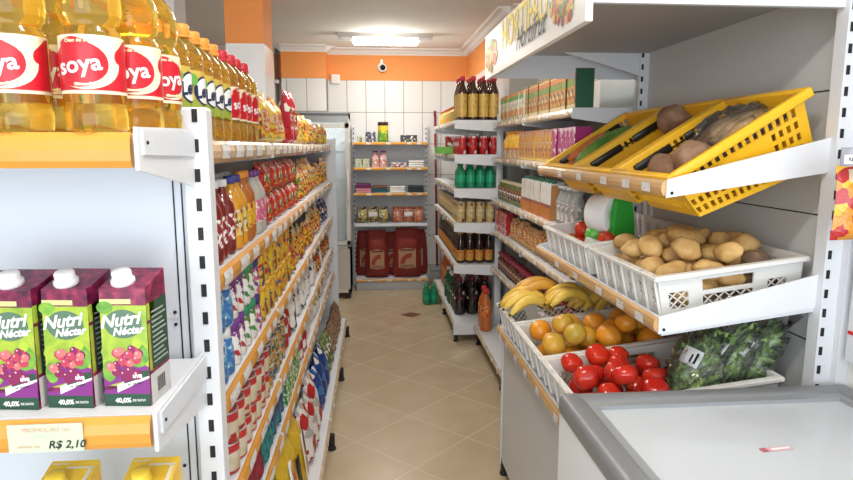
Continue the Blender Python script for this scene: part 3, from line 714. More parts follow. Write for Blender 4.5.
def bag(name, w, h, d, m, crimp=None, seed=1, print_m=None, taper=0.0):
    """upright pillow packet with crimped seals; single mesh plus a printed front panel"""
    def f():
        rr = random.Random(seed); b = MB(); nu, nv = 10, 12; ph = rr.uniform(0, 6)
        def thick(u, v):
            e = max(0, (1 - abs(2 * u - 1) ** 2.6)) ** .6
            bot = min(1, v / .10) ** .5; top = min(1, (1 - v) / .28) ** .8
            return d / 2 * e * bot * top * (1 - .25 * v) + .0006
        def pt(s, i, j):
            u, v = i / nu, j / nv; wd = w * (1 - .06 * math.sin(PI * v) - taper * v ** 4 - taper * .5 * (1 - min(1, v / .15)) ** 2)
            wr = .0025 * math.sin(9 * u + 7 * v + ph) + .002 * math.sin(17 * u - 11 * v + ph * 2)
            t = thick(u, v); k = min(1, t / (d * .3))
            return ((u - .5) * wd, s * (t + wr * k), v * h + (.003 * math.sin(u * 20 + ph) if j == nv else 0))
        for s in (-1, 1):
            b.add([pt(s, i, j) for j in range(nv + 1) for i in range(nu + 1)],
                  [(j * (nu + 1) + i, j * (nu + 1) + i + 1, (j + 1) * (nu + 1) + i + 1, (j + 1) * (nu + 1) + i) for j in range(nv) for i in range(nu)], m, True)
        b.add([pt(s, i, nv) for s in (-1, 1) for i in range(nu + 1)], [(i, i + 1, nu + 2 + i, nu + 1 + i) for i in range(nu)], m)
        b.add([pt(s, i, 0) for s in (-1, 1) for i in range(nu + 1)], [(i, i + 1, nu + 2 + i, nu + 1 + i) for i in range(nu)], m)
        for s in (0, nu): b.add([pt(q, s, j) for q in (-1, 1) for j in range(nv + 1)], [(j, j + 1, nv + 2 + j, nv + 1 + j) for j in range(nv)], m)
        if crimp: b.box(-w / 2, w / 2, -.0012, .0012, h - .016, h + .002, crimp)
        if print_m:
            vs = []
            for j in range(3, 9):
                for i in range(2, 9):
                    p = pt(-1, i, j); vs.append((p[0], p[1] - .0006, p[2]))
            b.add(vs, [(j * 7 + i, j * 7 + i + 1, (j + 1) * 7 + i + 1, (j + 1) * 7 + i) for j in range(5) for i in range(6)], print_m, True)
        return b.build(name, None, fixn=False)
    return Proto(f)
def box_pack(name, w, d, h, m, side=None, r=.003, panel=None):
    def f():
        b = MB(); b.rbox(-w / 2, w / 2, -d / 2, d / 2, 0, h, r, m, 1, smooth=False)
        if side: b.box(-w / 2 - .0004, w / 2 + .0004, -d / 2 + .003, d / 2 - .003, .003, h - .003, side)
        if panel: b.box(-w * .32, w * .32, -d / 2 - .0005, -d / 2 + .001, h * .3, h * .75, panel)
        return b.build(name)
    return Proto(f)
def tub(name, h, r, bodym, capm, capr=.62):
    """squeezy or spray style bottle with a big domed cap"""
    def f():
        t = thing(name)
        b = MB(); b.lathe([(r * .85, 0), (r, .004), (r * 1.0, h * .35), (r * .9, h * .6), (r * .8, h * .72), (r * .6, h * .76)], bodym, 16, Matrix.Diagonal((1, .72, 1, 1))); b.build('bottle_body', t)
        b = MB(); b.lathe([(r * capr, h * .74), (r * capr, h * .95), (r * capr * .8, h), (.001, h)], capm, 14, Matrix.Diagonal((1, .8, 1, 1))); b.build('cap', t)
        return t
    return Proto(f)
C = lambda *a: tuple(a)
R_ = (.60, .03, .03); Y_ = (.90, .62, .05); O_ = (.85, .33, .03); W_ = (.84, .83, .80); K_ = (.03, .03, .035); G_ = (.06, .33, .07); B_ = (.03, .10, .42); BR_ = (.20, .09, .04); CR_ = (.80, .70, .48); P_ = (.24, .05, .28); TE_ = (.04, .30, .30); PK_ = (.72, .16, .30); GO_ = (.70, .48, .10)

sauce_red = simple_bottle('sauce_bottle', .178, .030, mat('dark_red_sauce', (.17, .012, .015), .15, coat=.6), PURE, pack('sauce_label', [((.30, .02, .03), 3), (W_, 1.2), (R_, 1)], 60))
sauce_amb = simple_bottle('sauce_bottle', .182, .030, mat('amber_sauce', (.62, .28, .02), .12, coat=.6), mat('blue_cap', (.06, .07, .30), .35), pack('amber_label', [(Y_, 2), (CR_, 1), (BR_, 1), (O_, 1)], 60))
sauce_org = simple_bottle('sauce_bottle', .188, .030, mat('rust_sauce', (.40, .12, .02), .12, coat=.6), CAP_O, pack('rust_label', [(Y_, 2), (O_, 1), (R_, 1)], 60))
vinegar = simple_bottle('vinegar_bottle', .185, .031, mat('clear_vinegar', (.80, .80, .72), .1, trans=.5), mat('violet_cap', (.20, .06, .25), .35), pack('pink_label', [(PK_, 2), (W_, 1)], 70))
noodle = bag('noodle_packet', .125, .100, .055, pack('noodle_red', [(R_, 4), ((.75, .06, .05), 3), (G_, 1.4), (W_, 1.1), (O_, .8)], 34, .22, bump=.3), mat('noodle_crimp', (.55, .02, .03), .3), 4, pack('noodle_logo', [(G_, 2), (W_, 1), (R_, 2), (O_, 1)], 48, .25))
mixbag = bag('seasoned_snack_packet', .128, .195, .065, pack('snack_mix', [(R_, 2.4), (G_, 1), (Y_, 1.6), (CR_, 1), (O_, 1.6)], 42, .22, bump=.4), None, 9)
pasta = bag('pasta_bag', .13, .185, .07, pack('pasta_yellow', [(Y_, 3), ((.80, .10, .04), 2), (O_, 2), (CR_, 1)], 36, .2, bump=.4, bands=[(.0, .035, (.88, .60, .08)), (.12, .15, (.90, .66, .10))]), mat('pasta_crimp', (.86, .58, .06), .25), 3, pack('pasta_window', [((.72, .12, .04), 2), (CR_, 1.5), (O_, 1)], 55, .2))
waferbag = bag('wafer_bag', .12, .235, .06, pack('wafer_red', [((.55, .02, .04), 5), ((.66, .05, .05), 2), (W_, .6)], 22, .2, bump=.3), mat('wafer_crimp', (.50, .02, .04), .3), 6, pack('wafer_panel', [(W_, 1), (R_, 2), (BR_, 1.4)], 60, .2))
snack_o = bag('snack_bag', .125, .165, .075, pack('snack_orange', [(O_, 3), (Y_, 2.4), (R_, 1), (BR_, .8)], 36, .2, bump=.4), mat('snack_crimp', (.88, .50, .04), .25), 12, pack('snack_window', [((.80, .42, .10), 2), ((.60, .22, .06), 2), (Y_, 1)], 60, .25))
snack_y = bag('snack_bag', .12, .150, .07, pack('snack_yellow', [(Y_, 4), (GO_, 2), (G_, .7), (R_, .9)], 38, .2, bump=.4), mat('snack_crimp_b', (.85, .60, .05), .25), 15)
snack_b = bag('snack_bag', .12, .145, .07, pack('snack_brown', [(BR_, 2), (O_, 2), (R_, 1), (Y_, 1), (K_, .5)], 40, .2, bump=.4), None, 18)
tub_blue = tub('cleaner_bottle', .115, .030, pack('tub_blue', [((.04, .20, .55), 3), (W_, 1.4), ((.15, .45, .72), 1)], 50), PURE)
tub_wht = tub('cream_bottle', .112, .032, pack('tub_white', [(W_, 4), (R_, .8), (P_, .7)], 45), mat('purple_cap', (.16, .05, .26), .35), .8)
tub_grn = tub('cream_bottle', .112, .032, pack('tub_greenwhite', [(W_, 3), (R_, 1), (G_, 1)], 45), mat('green_cap', (.03, .30, .14), .35), .8)
tub_pnk = tub('cream_bottle', .108, .031, pack('tub_pink', [(PK_, 2), (W_, 2), (P_, 1)], 45), mat('navy_cap', (.05, .04, .18), .35), .8)
tin_yel = can('cocoa_tin', .108, .038, pack('cocoa_yellow', [(Y_, 4), (O_, 1.4), (R_, 1.1), (BR_, .8), (B_, .5)], 45, .3), mat('tin_lid_yellow', (.72, .42, .05), .35))
goldbag = bag('biscuit_bag', .125, .185, .065, pack('biscuit_gold', [(GO_, 3), (R_, 1.3), (K_, .8), (CR_, 1), (O_, 1)], 42, .2, bump=.4), None, 21)
navybag = bag('biscuit_bag', .125, .180, .065, pack('biscuit_navy', [((.03, .04, .16), 4), (B_, 1), (W_, .5), (GO_, .5)], 40, .2, bump=.4), None, 24)
tin_crm = can('tomato_tin', .075, .034, pack('tin_cream', [(CR_, 5), ((.85, .74, .58), 2), (R_, .8)], 30, .35, bands=[(.052, .08, R_), (.0, .008, R_)]), None)
tin_drk = can('relish_tin', .072, .033, pack('tin_dark', [((.08, .14, .10), 2), (GO_, 1), (O_, .8), ((.55, .62, .45), 1), (B_, .6)], 48, .35), None)
whitepk = bag('sugar_packet', .119, .168, .07, pack('sugar_white', [(W_, 7), ((.70, .70, .70), 1), (K_, .5)], 30, .3, bump=.5), None, 27)
blackpk = bag('sugar_packet', .119, .160, .07, pack('packet_black', [(K_, 2), (W_, 2.4)], 16, .3, bump=.5), None, 30)
redpk = bag('sugar_packet', .117, .165, .07, pack('packet_red', [(R_, 4), (W_, 1.4)], 20, .28, bump=.5), None, 33)
orgpk = bag('coffee_packet', .115, .165, .07, pack('coffee_orange', [(O_, 3), (BR_, 1.6), (CR_, 1), (R_, .8)], 36, .25, bump=.4), None, 36)
cloth_t = bag('cloth_bundle', .085, .145, .07, pack('cloth_teal', [(TE_, 3), ((.03, .16, .18), 2), ((.1, .40, .30), 1)], 40, .8, stretch=(3, 1, .5)), None, 39)
cloth_b = bag('cloth_bundle', .085, .145, .07, pack('cloth_blue', [((.05, .09, .25), 3), (TE_, 1), ((.20, .24, .34), 1)], 40, .8, stretch=(3, 1, .5)), None, 42)
cloth_r = bag('cloth_bundle', .085, .140, .07, pack('cloth_red', [((.40, .03, .05), 3), (K_, 1)], 40, .8, stretch=(3, 1, .5)), None, 43)
soap = box_pack('soap_box', .075, .06, .042, pack('soap_green', [(G_, 2.2), (W_, 2.4), ((.35, .60, .10), 1)], 40, .35))
ricew = bag('rice_packet', .12, .140, .07, pack('rice_white', [(W_, 5), ((.78, .76, .68), 2), (G_, .4), (O_, .5)], 38, .25, bump=.5), None, 45)
redtie = bag('rice_packet', .12, .145, .07, pack('rice_red', [((.68, .02, .05), 2.6), (W_, 2)], 15, .25, bump=.5), None, 48)
def flour():
    t = thing('flour_bag'); m = pack('flour_yellow', [((.92, .60, .04), 8), ((.95, .70, .12), 2)], 10, .25, bump=.2)
    p = bag('bag_body', .20, .30, .10, m, None, 51); o = p.put((0, 0, 0)); o.parent = t
    b = MB(); k = lambda x0, z0: (lambda x, z: (x0 - z, -.0475 + .0 * x, z0 + x))
    b.text('AMC', .075, LAB_RED, k(-.035, .14), .002); b.rbox(.015, .065, -.0475, -.044, .09, .20, .002, INK, 1); b.rbox(-.085, -.055, -.0475, -.044, .05, .24, .001, PURE, 1)
    b.build('printed_panel', t); return t
P_FLOUR = Proto(flour)
dogred = bag('pet_food_bag', .15, .26, .09, pack('bag_redwhite', [(R_, 2), (W_, 3), ((.62, .60, .58), 1)], 14, .25, bump=.4), None, 54)
bagblu = bag('detergent_bag', .15, .24, .09, pack('bag_blue', [((.02, .07, .34), 5), ((.05, .22, .60), 2), (W_, .5)], 16, .2, bump=.4), None, 57)
baggrn = bag('herb_bag', .14, .22, .085, pack('bag_green', [((.12, .20, .07), 3), ((.38, .45, .20), 1.4), (W_, .6)], 28, .25, bump=.4), None, 60)
bean = bag('bean_packet', .13, .17, .08, pack('bean_brown', [((.26, .13, .07), 3), ((.42, .27, .18), 2), ((.60, .48, .38), 1)], 60, .2, bump=.5), None, 63)

# ------------------------------------------------------------------ put goods on the left aisle shelves
def row(proto, ys, x, z, rz, desc, where, cat, group, stack=1, dz=0.0, jx=.004, jr=.06, start=1, end_word='near end', tiers=None, tilt=0.0, sc=None):
    """a row along the aisle, counted from its near end; stacked goods carry their tier in the label"""
    for i, y in enumerate(ys):
        for k in range(stack):
            loc = (x + random.uniform(-jx, jx), y, z + k * dz + .0006)
            big = 'bag' in cat or 'packet' in cat
            o = proto.put(loc, rot=(tilt, 0, rz + random.uniform(-jr, jr) * (2.2 if big else 1)), scale=sc or ((1, 1, random.uniform(.90, 1.03)) if big and stack == 1 else None))
            tier = '' if stack == 1 else ((', upper tier' if k else ', lower tier') if stack == 2 else (', bottom layer', ', middle layer', ', top layer')[k])
            tag(o, f'{desc}, {ORD[i + start]} from the {end_word}{tier}, {where}', cat, group)
def span(a, b_, step):
    n = int((b_ - a) / step + 1e-6) + 1
    return [a + i * step for i in range(n)]
RL = PI / 2
_cnt = {}
def mixed(kinds, a, b_, step, x, z, where, group, tilt=0.0, seed=1):
    """a jumbled stretch: kinds = [(proto, description, category, weight)]; each is counted among its own kind from the near end"""
    rr = random.Random(seed)
    for y in span(a, b_, step):
        p, desc, cat, wt = rr.choices(kinds, [k[3] for k in kinds])[0]
        k = (desc, where); _cnt[k] = _cnt.get(k, 0) + 1
        o = p.put((x + rr.uniform(-.014, .006), y + rr.uniform(-.006, .006), z + .0008), rot=(tilt + rr.uniform(-.10, .02), 0, PI / 2 + rr.uniform(-.20, .20)), scale=(.96, rr.uniform(.9, 1.05), rr.uniform(.80, 1.02)))
        tag(o, f'{desc}, {ORD[_cnt[k]]} such from the near end, {where}', cat, group)
w1, w2, w3, w4, w5, w0 = [f'left aisle {k}' for k in ('top shelf', 'second shelf', 'third shelf', 'fourth shelf', 'fifth shelf', 'bottom deck')]
row(P_LEVE, span(1.19, 1.52, .0800), -.367, LZ['top'], RL, 'orange-capped oil bottle', w1 + ', front row', 'oil bottle', 'oil bottles on the left top shelf', jr=.12, sc=(.93, .93, .97))
row(P_LEVE, span(1.23, 1.56, .0800), -.468, LZ['top'], RL, 'orange-capped oil bottle', w1 + ', back row', 'oil bottle', 'oil bottles on the left top shelf', jr=.12, sc=(.93, .93, .97))
row(P_SOYR, span(1.600, 1.88, .0800), -.367, LZ['top'], RL, 'red-capped oil bottle', w1 + ', front row', 'oil bottle', 'oil bottles on the left top shelf', jr=.12, sc=(.93, .93, .97))
row(P_SOYR, span(1.640, 1.90, .0800), -.468, LZ['top'], RL, 'red-capped oil bottle', w1 + ', back row', 'oil bottle', 'oil bottles on the left top shelf', jr=.12, sc=(.93, .93, .97))
row(waferbag, [2.06, 2.20, 2.34, 2.48], -.465, LZ['top'], RL, 'tall dark red wafer bag', w1 + ', back row', 'wafer bag', 'wafer bags on the left top shelf')
row(waferbag, [2.70, 2.835], -.370, LZ['top'], RL, 'tall dark red wafer bag', w1 + ', front row', 'wafer bag', 'wafer bags on the left top shelf')
row(snack_o, span(2.98, 4.6, .135), -.47, LZ['top'], RL, 'orange snack bag', w1 + ', back row', 'snack bag', 'snack bags on the left top shelf')
G1, G2, G3, G4, G5 = [f'packets on the left {k} shelf' for k in ('top', 'second', 'third', 'fourth', 'fifth')]
K_pasta = (pasta, 'yellow and red pasta bag', 'pasta bag'); K_so = (snack_o, 'orange snack bag', 'snack bag'); K_sy = (snack_y, 'yellow snack bag', 'snack bag'); K_sb = (snack_b, 'brown and orange snack bag', 'snack bag')
K_mx = (mixbag, 'red and yellow seasoned packet', 'packet'); K_go = (goldbag, 'gold and red biscuit bag', 'biscuit bag'); K_nv = (navybag, 'navy biscuit bag', 'biscuit bag')
K_wh = (whitepk, 'white sugar packet', 'packet'); K_bl = (blackpk, 'black and white packet', 'packet'); K_rd = (redpk, 'red and white packet', 'packet'); K_or = (orgpk, 'orange coffee packet', 'coffee packet'); K_ri = (ricew, 'white rice packet', 'rice packet')
mixed([(*K_pasta, 5), (*K_sb, 1)], 1.985, 2.60, .138, -.372, LZ['top'], w1 + ' front', G1, seed=2)
mixed([(*K_so, 3), (*K_sb, 2), (*K_sy, 1)], 2.98, 3.85, .130, -.372, LZ['top'], w1 + ' front', G1, seed=3)
mixed([(*K_sy, 3), (*K_sb, 2), (*K_so, 1)], 3.91, 4.66, .125, -.372, LZ['top'], w1 + ' front', G1, seed=4)
# second shelf
mixed([(*K_mx, 4), (*K_sb, 1), (*K_rd, 1)], 2.99, 4.66, .132, -.368, LZ['second'], w2, G2, seed=5)
mixed([(*K_go, 4), (*K_sb, 2), (*K_nv, 1)], 2.57, 3.95, .126, -.368, LZ['third'], w3, G3, seed=6)
mixed([(*K_nv, 4), (*K_sb, 1)], 4.08, 4.66, .126, -.368, LZ['third'], w3, G3, seed=7)
mixed([(*K_rd, 1)], 2.31, 2.45, .122, -.368, LZ['fourth'], w4, G4, seed=8)
mixed([(*K_wh, 4), (*K_bl, 2), (*K_rd, .6)], 2.56, 3.62, .122, -.368, LZ['fourth'], w4, G4, seed=19)
mixed([(*K_or, 3), (*K_sb, 1), (*K_wh, 1)], 3.74, 4.66, .12, -.368, LZ['fourth'], w4, G4, seed=10)
mixed([(*K_ri, 4), (*K_or, 1.4)], 2.99, 4.66, .122, -.368, LZ['fifth'], w5, G5, seed=11)
row(sauce_red, span(1.30, 1.52, .068), -.360, LZ['second'], RL, 'dark red sauce bottle with white cap', w2, 'sauce bottle', 'sauce bottles on the left second shelf', jr=.4)
row(sauce_amb, span(1.575, 1.66, .068), -.360, LZ['second'], RL, 'amber sauce bottle with blue cap', w2, 'sauce bottle', 'sauce bottles on the left second shelf', jr=.4)
row(sauce_org, span(1.712, 1.80, .068), -.360, LZ['second'], RL, 'rust sauce bottle with orange cap', w2, 'sauce bottle', 'sauce bottles on the left second shelf', jr=.4)
row(vinegar, span(1.850, 1.93, .069), -.360, LZ['second'], RL, 'clear pink-labelled vinegar bottle', w2, 'vinegar bottle', 'vinegar bottles on the left second shelf', jr=.2)
row(sauce_red, span(1.30, 1.96, .072), -.45, LZ['second'], RL, 'dark red sauce bottle', w2 + ', back row', 'sauce bottle', 'sauce bottles on the left second shelf', jr=.4)
row(noodle, span(2.07, 2.85, .132), -.364, LZ['second'], RL, 'green-logoed red noodle packet', w2, 'noodle packet', 'noodle packets on the left second shelf', 2, .1012)
# third shelf
row(tub_blue, span(1.29, 1.45, .067), -.351, LZ['third'], RL, 'blue and white cleaner bottle', w3, 'bottle', 'cream and cleaner bottles on the left third shelf', 2, .1156, .002)
row(tub_wht, [1.495, 1.565], -.353, LZ['third'], RL, 'white bottle with purple cap', w3, 'bottle', 'cream and cleaner bottles on the left third shelf', 2, .1126, .002)
row(tub_grn, [1.635, 1.705], -.353, LZ['third'], RL, 'white bottle with green cap', w3, 'bottle', 'cream and cleaner bottles on the left third shelf', 2, .1126, .002)
row(tub_pnk, [1.775], -.352, LZ['third'], RL, 'navy-capped pink bottle', w3, 'bottle', 'cream and cleaner bottles on the left third shelf', 2, .1086, .002)
row(tin_yel, span(1.862, 2.45, .082), -.369, LZ['third'], RL, 'yellow cocoa tin', w3, 'tin', 'cocoa tins on the left third shelf', 2, .1112, .002, 3)
# fourth shelf
row(tin_crm, span(1.42, 1.86, .073), -.360, LZ['fourth'], RL, 'red-topped tomato tin', w4, 'tin', 'tomato tins on the left fourth shelf', 2, .0772, .002, 3)
row(tin_crm, span(1.46, 1.86, .073), -.445, LZ['fourth'], RL, 'red-topped tomato tin', w4 + ', back', 'tin', 'tomato tins on the left fourth shelf', 2, .0772, .002, 3)
row(tin_drk, span(1.935, 2.22, .070), -.364, LZ['fourth'], RL, 'dark relish tin', w4, 'tin', 'relish tins on the left fourth shelf', 2, .0742, .002, 3)
# fifth shelf
row(cloth_r, [1.60, 1.70], -.366, LZ['fifth'], RL, 'dark red cloth bundle', w5, 'cloth', 'cloth bundles on the left fifth shelf')
row(cloth_t, [1.80, 1.89], -.366, LZ['fifth'], RL, 'teal cloth bundle', w5, 'cloth', 'cloth bundles on the left fifth shelf')
row(cloth_b, [1.98, 2.07, 2.16], -.366, LZ['fifth'], RL, 'dark blue cloth bundle', w5, 'cloth', 'cloth bundles on the left fifth shelf')
row(soap, span(2.26, 2.60, .082), -.358, LZ['fifth'], RL, 'green and white soap box', w5, 'soap box', 'soap boxes on the left fifth shelf', 3, .0424, .003)
row(redtie, [2.73, 2.86], -.364, LZ['fifth'], RL, 'red and white packet', w5, 'packet', 'packets on the left fifth shelf')
# bottom deck, bags leaning back
row(P_FLOUR, [2.12, 2.34], -.315, .152, RL, 'big yellow flour bag lettered in red', w0, 'flour bag', 'bags on the left bottom deck', tilt=-.12)
row(dogred, [2.53, 2.68, 2.83], -.30, .152, RL, 'red and white pet food bag', w0, 'pet food bag', 'bags on the left bottom deck', tilt=-.12)
row(bagblu, [3.04, 3.20, 3.36], -.30, .152, RL, 'glossy blue detergent bag', w0, 'detergent bag', 'bags on the left bottom deck', tilt=-.12)
row(baggrn, [3.53, 3.69], -.30, .152, RL, 'green herb bag', w0, 'herb bag', 'bags on the left bottom deck', tilt=-.12)
row(bean, span(3.92, 4.67, .138), -.295, .152, RL, 'brown bean packet', w0, 'bean packet', 'bags on the left bottom deck', tilt=-.10)

# ------------------------------------------------------------------ end-of-aisle goods
for x, y, rz, lb in [(-.368, .880, 0, 'red-labelled oil bottle nearest the shelf end, front row'), (-.347, .961, .25, 'red-labelled oil bottle behind the front right one on the end shelf'),
                     (-.345, 1.044, .9, 'red-labelled oil bottle at the back corner of the end shelf, by the slotted post'), (-.4645, .880, -.1, 'red-labelled oil bottle second from the shelf end, front row'),
                     (-.460, .965, .25, 'red-labelled oil bottle in the gap between the two front ones'), (-.558, .880, 0, 'red-labelled oil bottle cut by the left edge of the photo'),
                     (-.558, .965, .2, 'red-labelled oil bottle behind the leftmost front one')]:
    tag(P_SOYA.put((x, y, 1.4976), rz, scale=(.945, .945, .89)), lb, 'oil bottle', 'oil bottles on the end shelf')
for x, lb in [(-.355, 'grape nectar carton nearest the shelf end bracket'), (-.433, 'grape nectar carton between two others, second from the bracket'), (-.508, 'grape nectar carton third from the bracket, cut by the photo edge'), (-.583, 'grape nectar carton fourth from the bracket')]:
    tag(P_NECTAR.put((x, .92, 1.1086), -.11 + random.uniform(-.02, .02)), lb, 'juice carton', 'grape nectar cartons on the end shelf')
for x, lb in [(-.36, 'yellow juice carton low on the end shelf, by the post'), (-.487, 'yellow juice carton low on the end shelf, at the left edge')]:
    tag(P_OJ.put((x, .95, .7756), 0), lb, 'juice carton', 'yellow juice cartons on the lower end shelf')
# ------------------------------------------------------------------ goods on the middle and far units, right
RR = -PI / 2
def jcarton(name, w, d, h, front, side, capm=None):
    """gable-less juice carton: printed front, plain side, optional screw cap"""
    def f():
        if not capm:
            b = MB(); b.rbox(-w / 2, w / 2, -d / 2, d / 2, 0, h, .002, front, 1, smooth=False)
            b.box(-w / 2 - .0004, w / 2 + .0004, -d / 2 + .002, d / 2 - .002, .002, h - .002, side); return b.build(name)
        t = thing(name); b = MB(); b.prism([(-d / 2, 0), (d / 2, 0), (d / 2, h - .004), (-d / 2 + .004, h - .018)], 'x', -w / 2, w / 2, front)
        b.box(-w / 2 - .0004, w / 2 + .0004, -d / 2 + .004, d / 2 - .002, .002, h - .022, side); b.build('carton', t)
        b = MB(); T = Matrix.Translation((0, -.008, h - .012)); b.lathe([(.013, -.006), (.013, .012), (.010, .015), (.001, .015)], capm, 12, T); b.build('cap', t)
        return t
    return Proto(f)
DG = mat('carton_dark_green', (.02, .11, .05), .35)
soy_org = jcarton('juice_carton', .068, .085, .172, pack('carton_orange', [((.60, .18, .02), 3), ((.72, .38, .06), 2), ((.08, .20, .03), 1.6), ((.28, .07, .02), 1.4), (CR_, .4)], 50, .3, bands=[(.135, .158, (.60, .19, .03)), (.098, .128, (.16, .28, .05)), (.0, .020, (.70, .56, .32)), (.156, .161, (.80, .66, .40))]), DG)
soy_wht = jcarton('juice_carton', .058, .07, .165, pack('carton_white', [(W_, 3), ((.82, .60, .40), 1.5), (G_, .6)], 46, .3, bands=[(.118, .145, (.12, .42, .10)), (.145, .165, (.75, .30, .08)), (.02, .06, (.72, .36, .14))]), mat('carton_pale', (.78, .72, .60), .35))
peach = jcarton('juice_carton', .068, .08, .165, pack('carton_peach', [((.82, .46, .05), 3), ((.72, .27, .04), 2), ((.34, .07, .12), 1.4), (CR_, .6)], 44, .3, bands=[(.0, .016, (.86, .60, .14))]), mat('carton_peach_side', (.80, .45, .08), .35))
grape = jcarton('juice_carton', .068, .08, .165, pack('carton_magenta', [((.48, .03, .20), 4), ((.32, .02, .18), 2), (W_, .7), ((.70, .25, .40), .8)], 44, .3), mat('carton_magenta_side', (.35, .02, .16), .35))
tea = simple_bottle('tea_bottle', .175, .033, mat('orange_drink', (.85, .48, .04), .12, coat=.7), CAP_O, pack('tea_label', [((.60, .26, .10), 3), (R_, 1), (CR_, .7)], 50), (.02, .40), .35)
m1, m2, m3, m4, m5, m0 = ['right %s shelf past the produce' % k for k in ('top', 'second', 'third', 'fourth', 'fifth', 'bottom')]
row(soy_org, span(2.745, 3.62, .0705), .928, MZ['top'], RR, 'orange and green juice carton', m1, 'juice carton', 'juice cartons on the right top shelf', jr=.02)
row(soy_wht, span(3.715, 4.36, .061), .920, MZ['top'], RR, 'white and green juice carton', m1, 'juice carton', 'juice cartons on the right top shelf', jr=.02)
row(grape, span(2.73, 3.05, .0705), .926, MZ['second'], RR, 'magenta grape juice carton', m2, 'juice carton', 'juice cartons on the right second shelf', jr=.02)
row(peach, span(3.10, 3.74, .0705), .926, MZ['second'], RR, 'peach juice carton', m2, 'juice carton', 'juice cartons on the right second shelf', jr=.02)
row(tea, span(3.83, 4.25, .069), .920, MZ['second'], RR, 'orange drink bottle', m2, 'bottle', 'drink bottles on the right second shelf')
jarcap_g = mat('dark_green_cap', (.02, .13, .07), .35)
coco = jcarton('coconut_drink_carton', .066, .075, .200, pack('carton_coco', [(W_, 6), ((.75, .75, .70), 2)], 24, .35, bands=[(.0, .06, (.70, .24, .05)), (.06, .078, (.40, .12, .08))]), mat('carton_coco_side', (.62, .30, .12), .4), jarcap_g)
glassjar = simple_bottle('glass_jar', .185, .034, mat('clear_jar', (.66, .68, .66), .1, trans=.55), mat('grey_cap', (.42, .44, .42), .35), pack('grey_label', [((.55, .55, .53), 3), ((.38, .38, .36), 1), (W_, 1)], 50), (.12, .62), .55)
pickle = simple_bottle('pickle_jar', .140, .034, mat('pickle_brine', (.16, .20, .05), .12, coat=.6), mat('tan_cap', (.60, .52, .36), .35), pack('pickle_label', [((.45, .05, .03), 2), (G_, 1), (W_, 1), (K_, 1)], 55), (.15, .7), .7)
row(glassjar, span(2.74, 3.02, .0705), .920, MZ['third'], RR, 'clear grey-labelled jar', m3, 'jar', 'jars on the right third shelf')
row(coco, span(3.09, 3.66, .069), .922, MZ['third'], RR, 'white carton with green cap', m3, 'carton', 'cartons on the right third shelf', jr=.02)
row(pickle, span(3.76, 4.42, .0715), .920, MZ['third'], RR, 'tan-lidded pickle jar', m3, 'jar', 'jars on the right third shelf')
redbox = box_pack('red_box', .085, .06, .155, pack('box_red', [(R_, 4), ((.75, .10, .06), 1), (W_, 1)], 34, .3), mat('box_red_side', (.45, .02, .03), .35))
orgbox = bag('cracker_packet', .085, .150, .06, pack('cracker_rust', [((.62, .20, .06), 3), (CR_, 1.3), (BR_, 1), (GO_, 1)], 50, .25, bump=.4), None, 70)
row(orgbox, span(2.74, 4.05, .0885), .918, MZ['fourth'], RR, 'rust cracker packet', m4, 'cracker packet', 'cracker packets on the right fourth shelf')
row(redbox, span(4.16, 4.43, .088), .918, MZ['fourth'], RR, 'red box', m4, 'box', 'red boxes on the right fourth shelf', jr=.02)
darkjar = simple_bottle('preserve_jar', .125, .036, mat('dark_preserve', (.07, .015, .015), .1, coat=.7), mat('wine_cap', (.28, .02, .05), .35), pack('wine_label', [((.30, .03, .05), 2), (BR_, 1), (CR_, .8), ((.12, .16, .10), 1)], 60), (.18, .68), .7)
row(darkjar, span(2.74, 4.42, .0765), .922, MZ['fifth'], RR, 'dark preserve jar', m5, 'jar', 'preserve jars on the right fifth shelf')
orgbot = simple_bottle('soft_drink_bottle', .31, .043, mat('rust_drink', (.50, .13, .02), .12, coat=.7), CAP_R, pack('rust_drink_label', [(O_, 2), (R_, 2), (CR_, .5)], 40), (.36, .62), .3)
row(orgbot, [4.33, 4.43], .80, .15, RR, 'rust-coloured soft drink bottle', m0, 'bottle', 'soft drink bottles on the right bottom deck', jr=.3)

# far drinks unit: the ends of its rows face the camera
rum = simple_bottle('spirit_bottle', .318, .036, mat('brown_glass', (.055, .018, .008), .08, coat=.8), CAP_R, pack('rum_label', [((.86, .60, .14), 6), ((.82, .50, .09), 2), ((.70, .34, .06), 1)], 34), (.08, .60), .36)
redcan = can('drink_can', .135, .033, pack('can_red', [((.58, .02, .03), 5), ((.72, .08, .06), 1), (W_, .7)], 26, .25), None)
greenpet = simple_bottle('soft_drink_bottle', .185, .036, mat('green_pet', (.03, .42, .20), .08, trans=.45), mat('green_pet_cap', (.04, .32, .12), .35), mat('green_pet_label', (.02, .36, .18), .2), (.25, .52), .34)
goldcan = can('drink_can', .155, .034, pack('can_gold', [((.72, .52, .22), 5), ((.82, .70, .42), 2), (BR_, .5)], 26, .3, bands=[(.085, .093, (.85, .75, .5))]), None)
beer = simple_bottle('beer_bottle', .245, .032, mat('beer_glass', (.03, .012, .006), .06, coat=.8), mat('gold_crown_cap', (.50, .30, .08), .3), pack('beer_label', [((.72, .30, .06), 4), (GO_, 1.5), (R_, .5)], 40), (.10, .42), .42)
cola = simple_bottle('soft_drink_bottle', .30, .045, mat('cola_pet', (.012, .007, .006), .06, coat=.8), mat('black_red_cap', (.22, .02, .02), .35), pack('cola_label', [((.02, .01, .01), 4), ((.30, .03, .03), 1.2), (W_, .25)], 26), (.42, .68), .3)
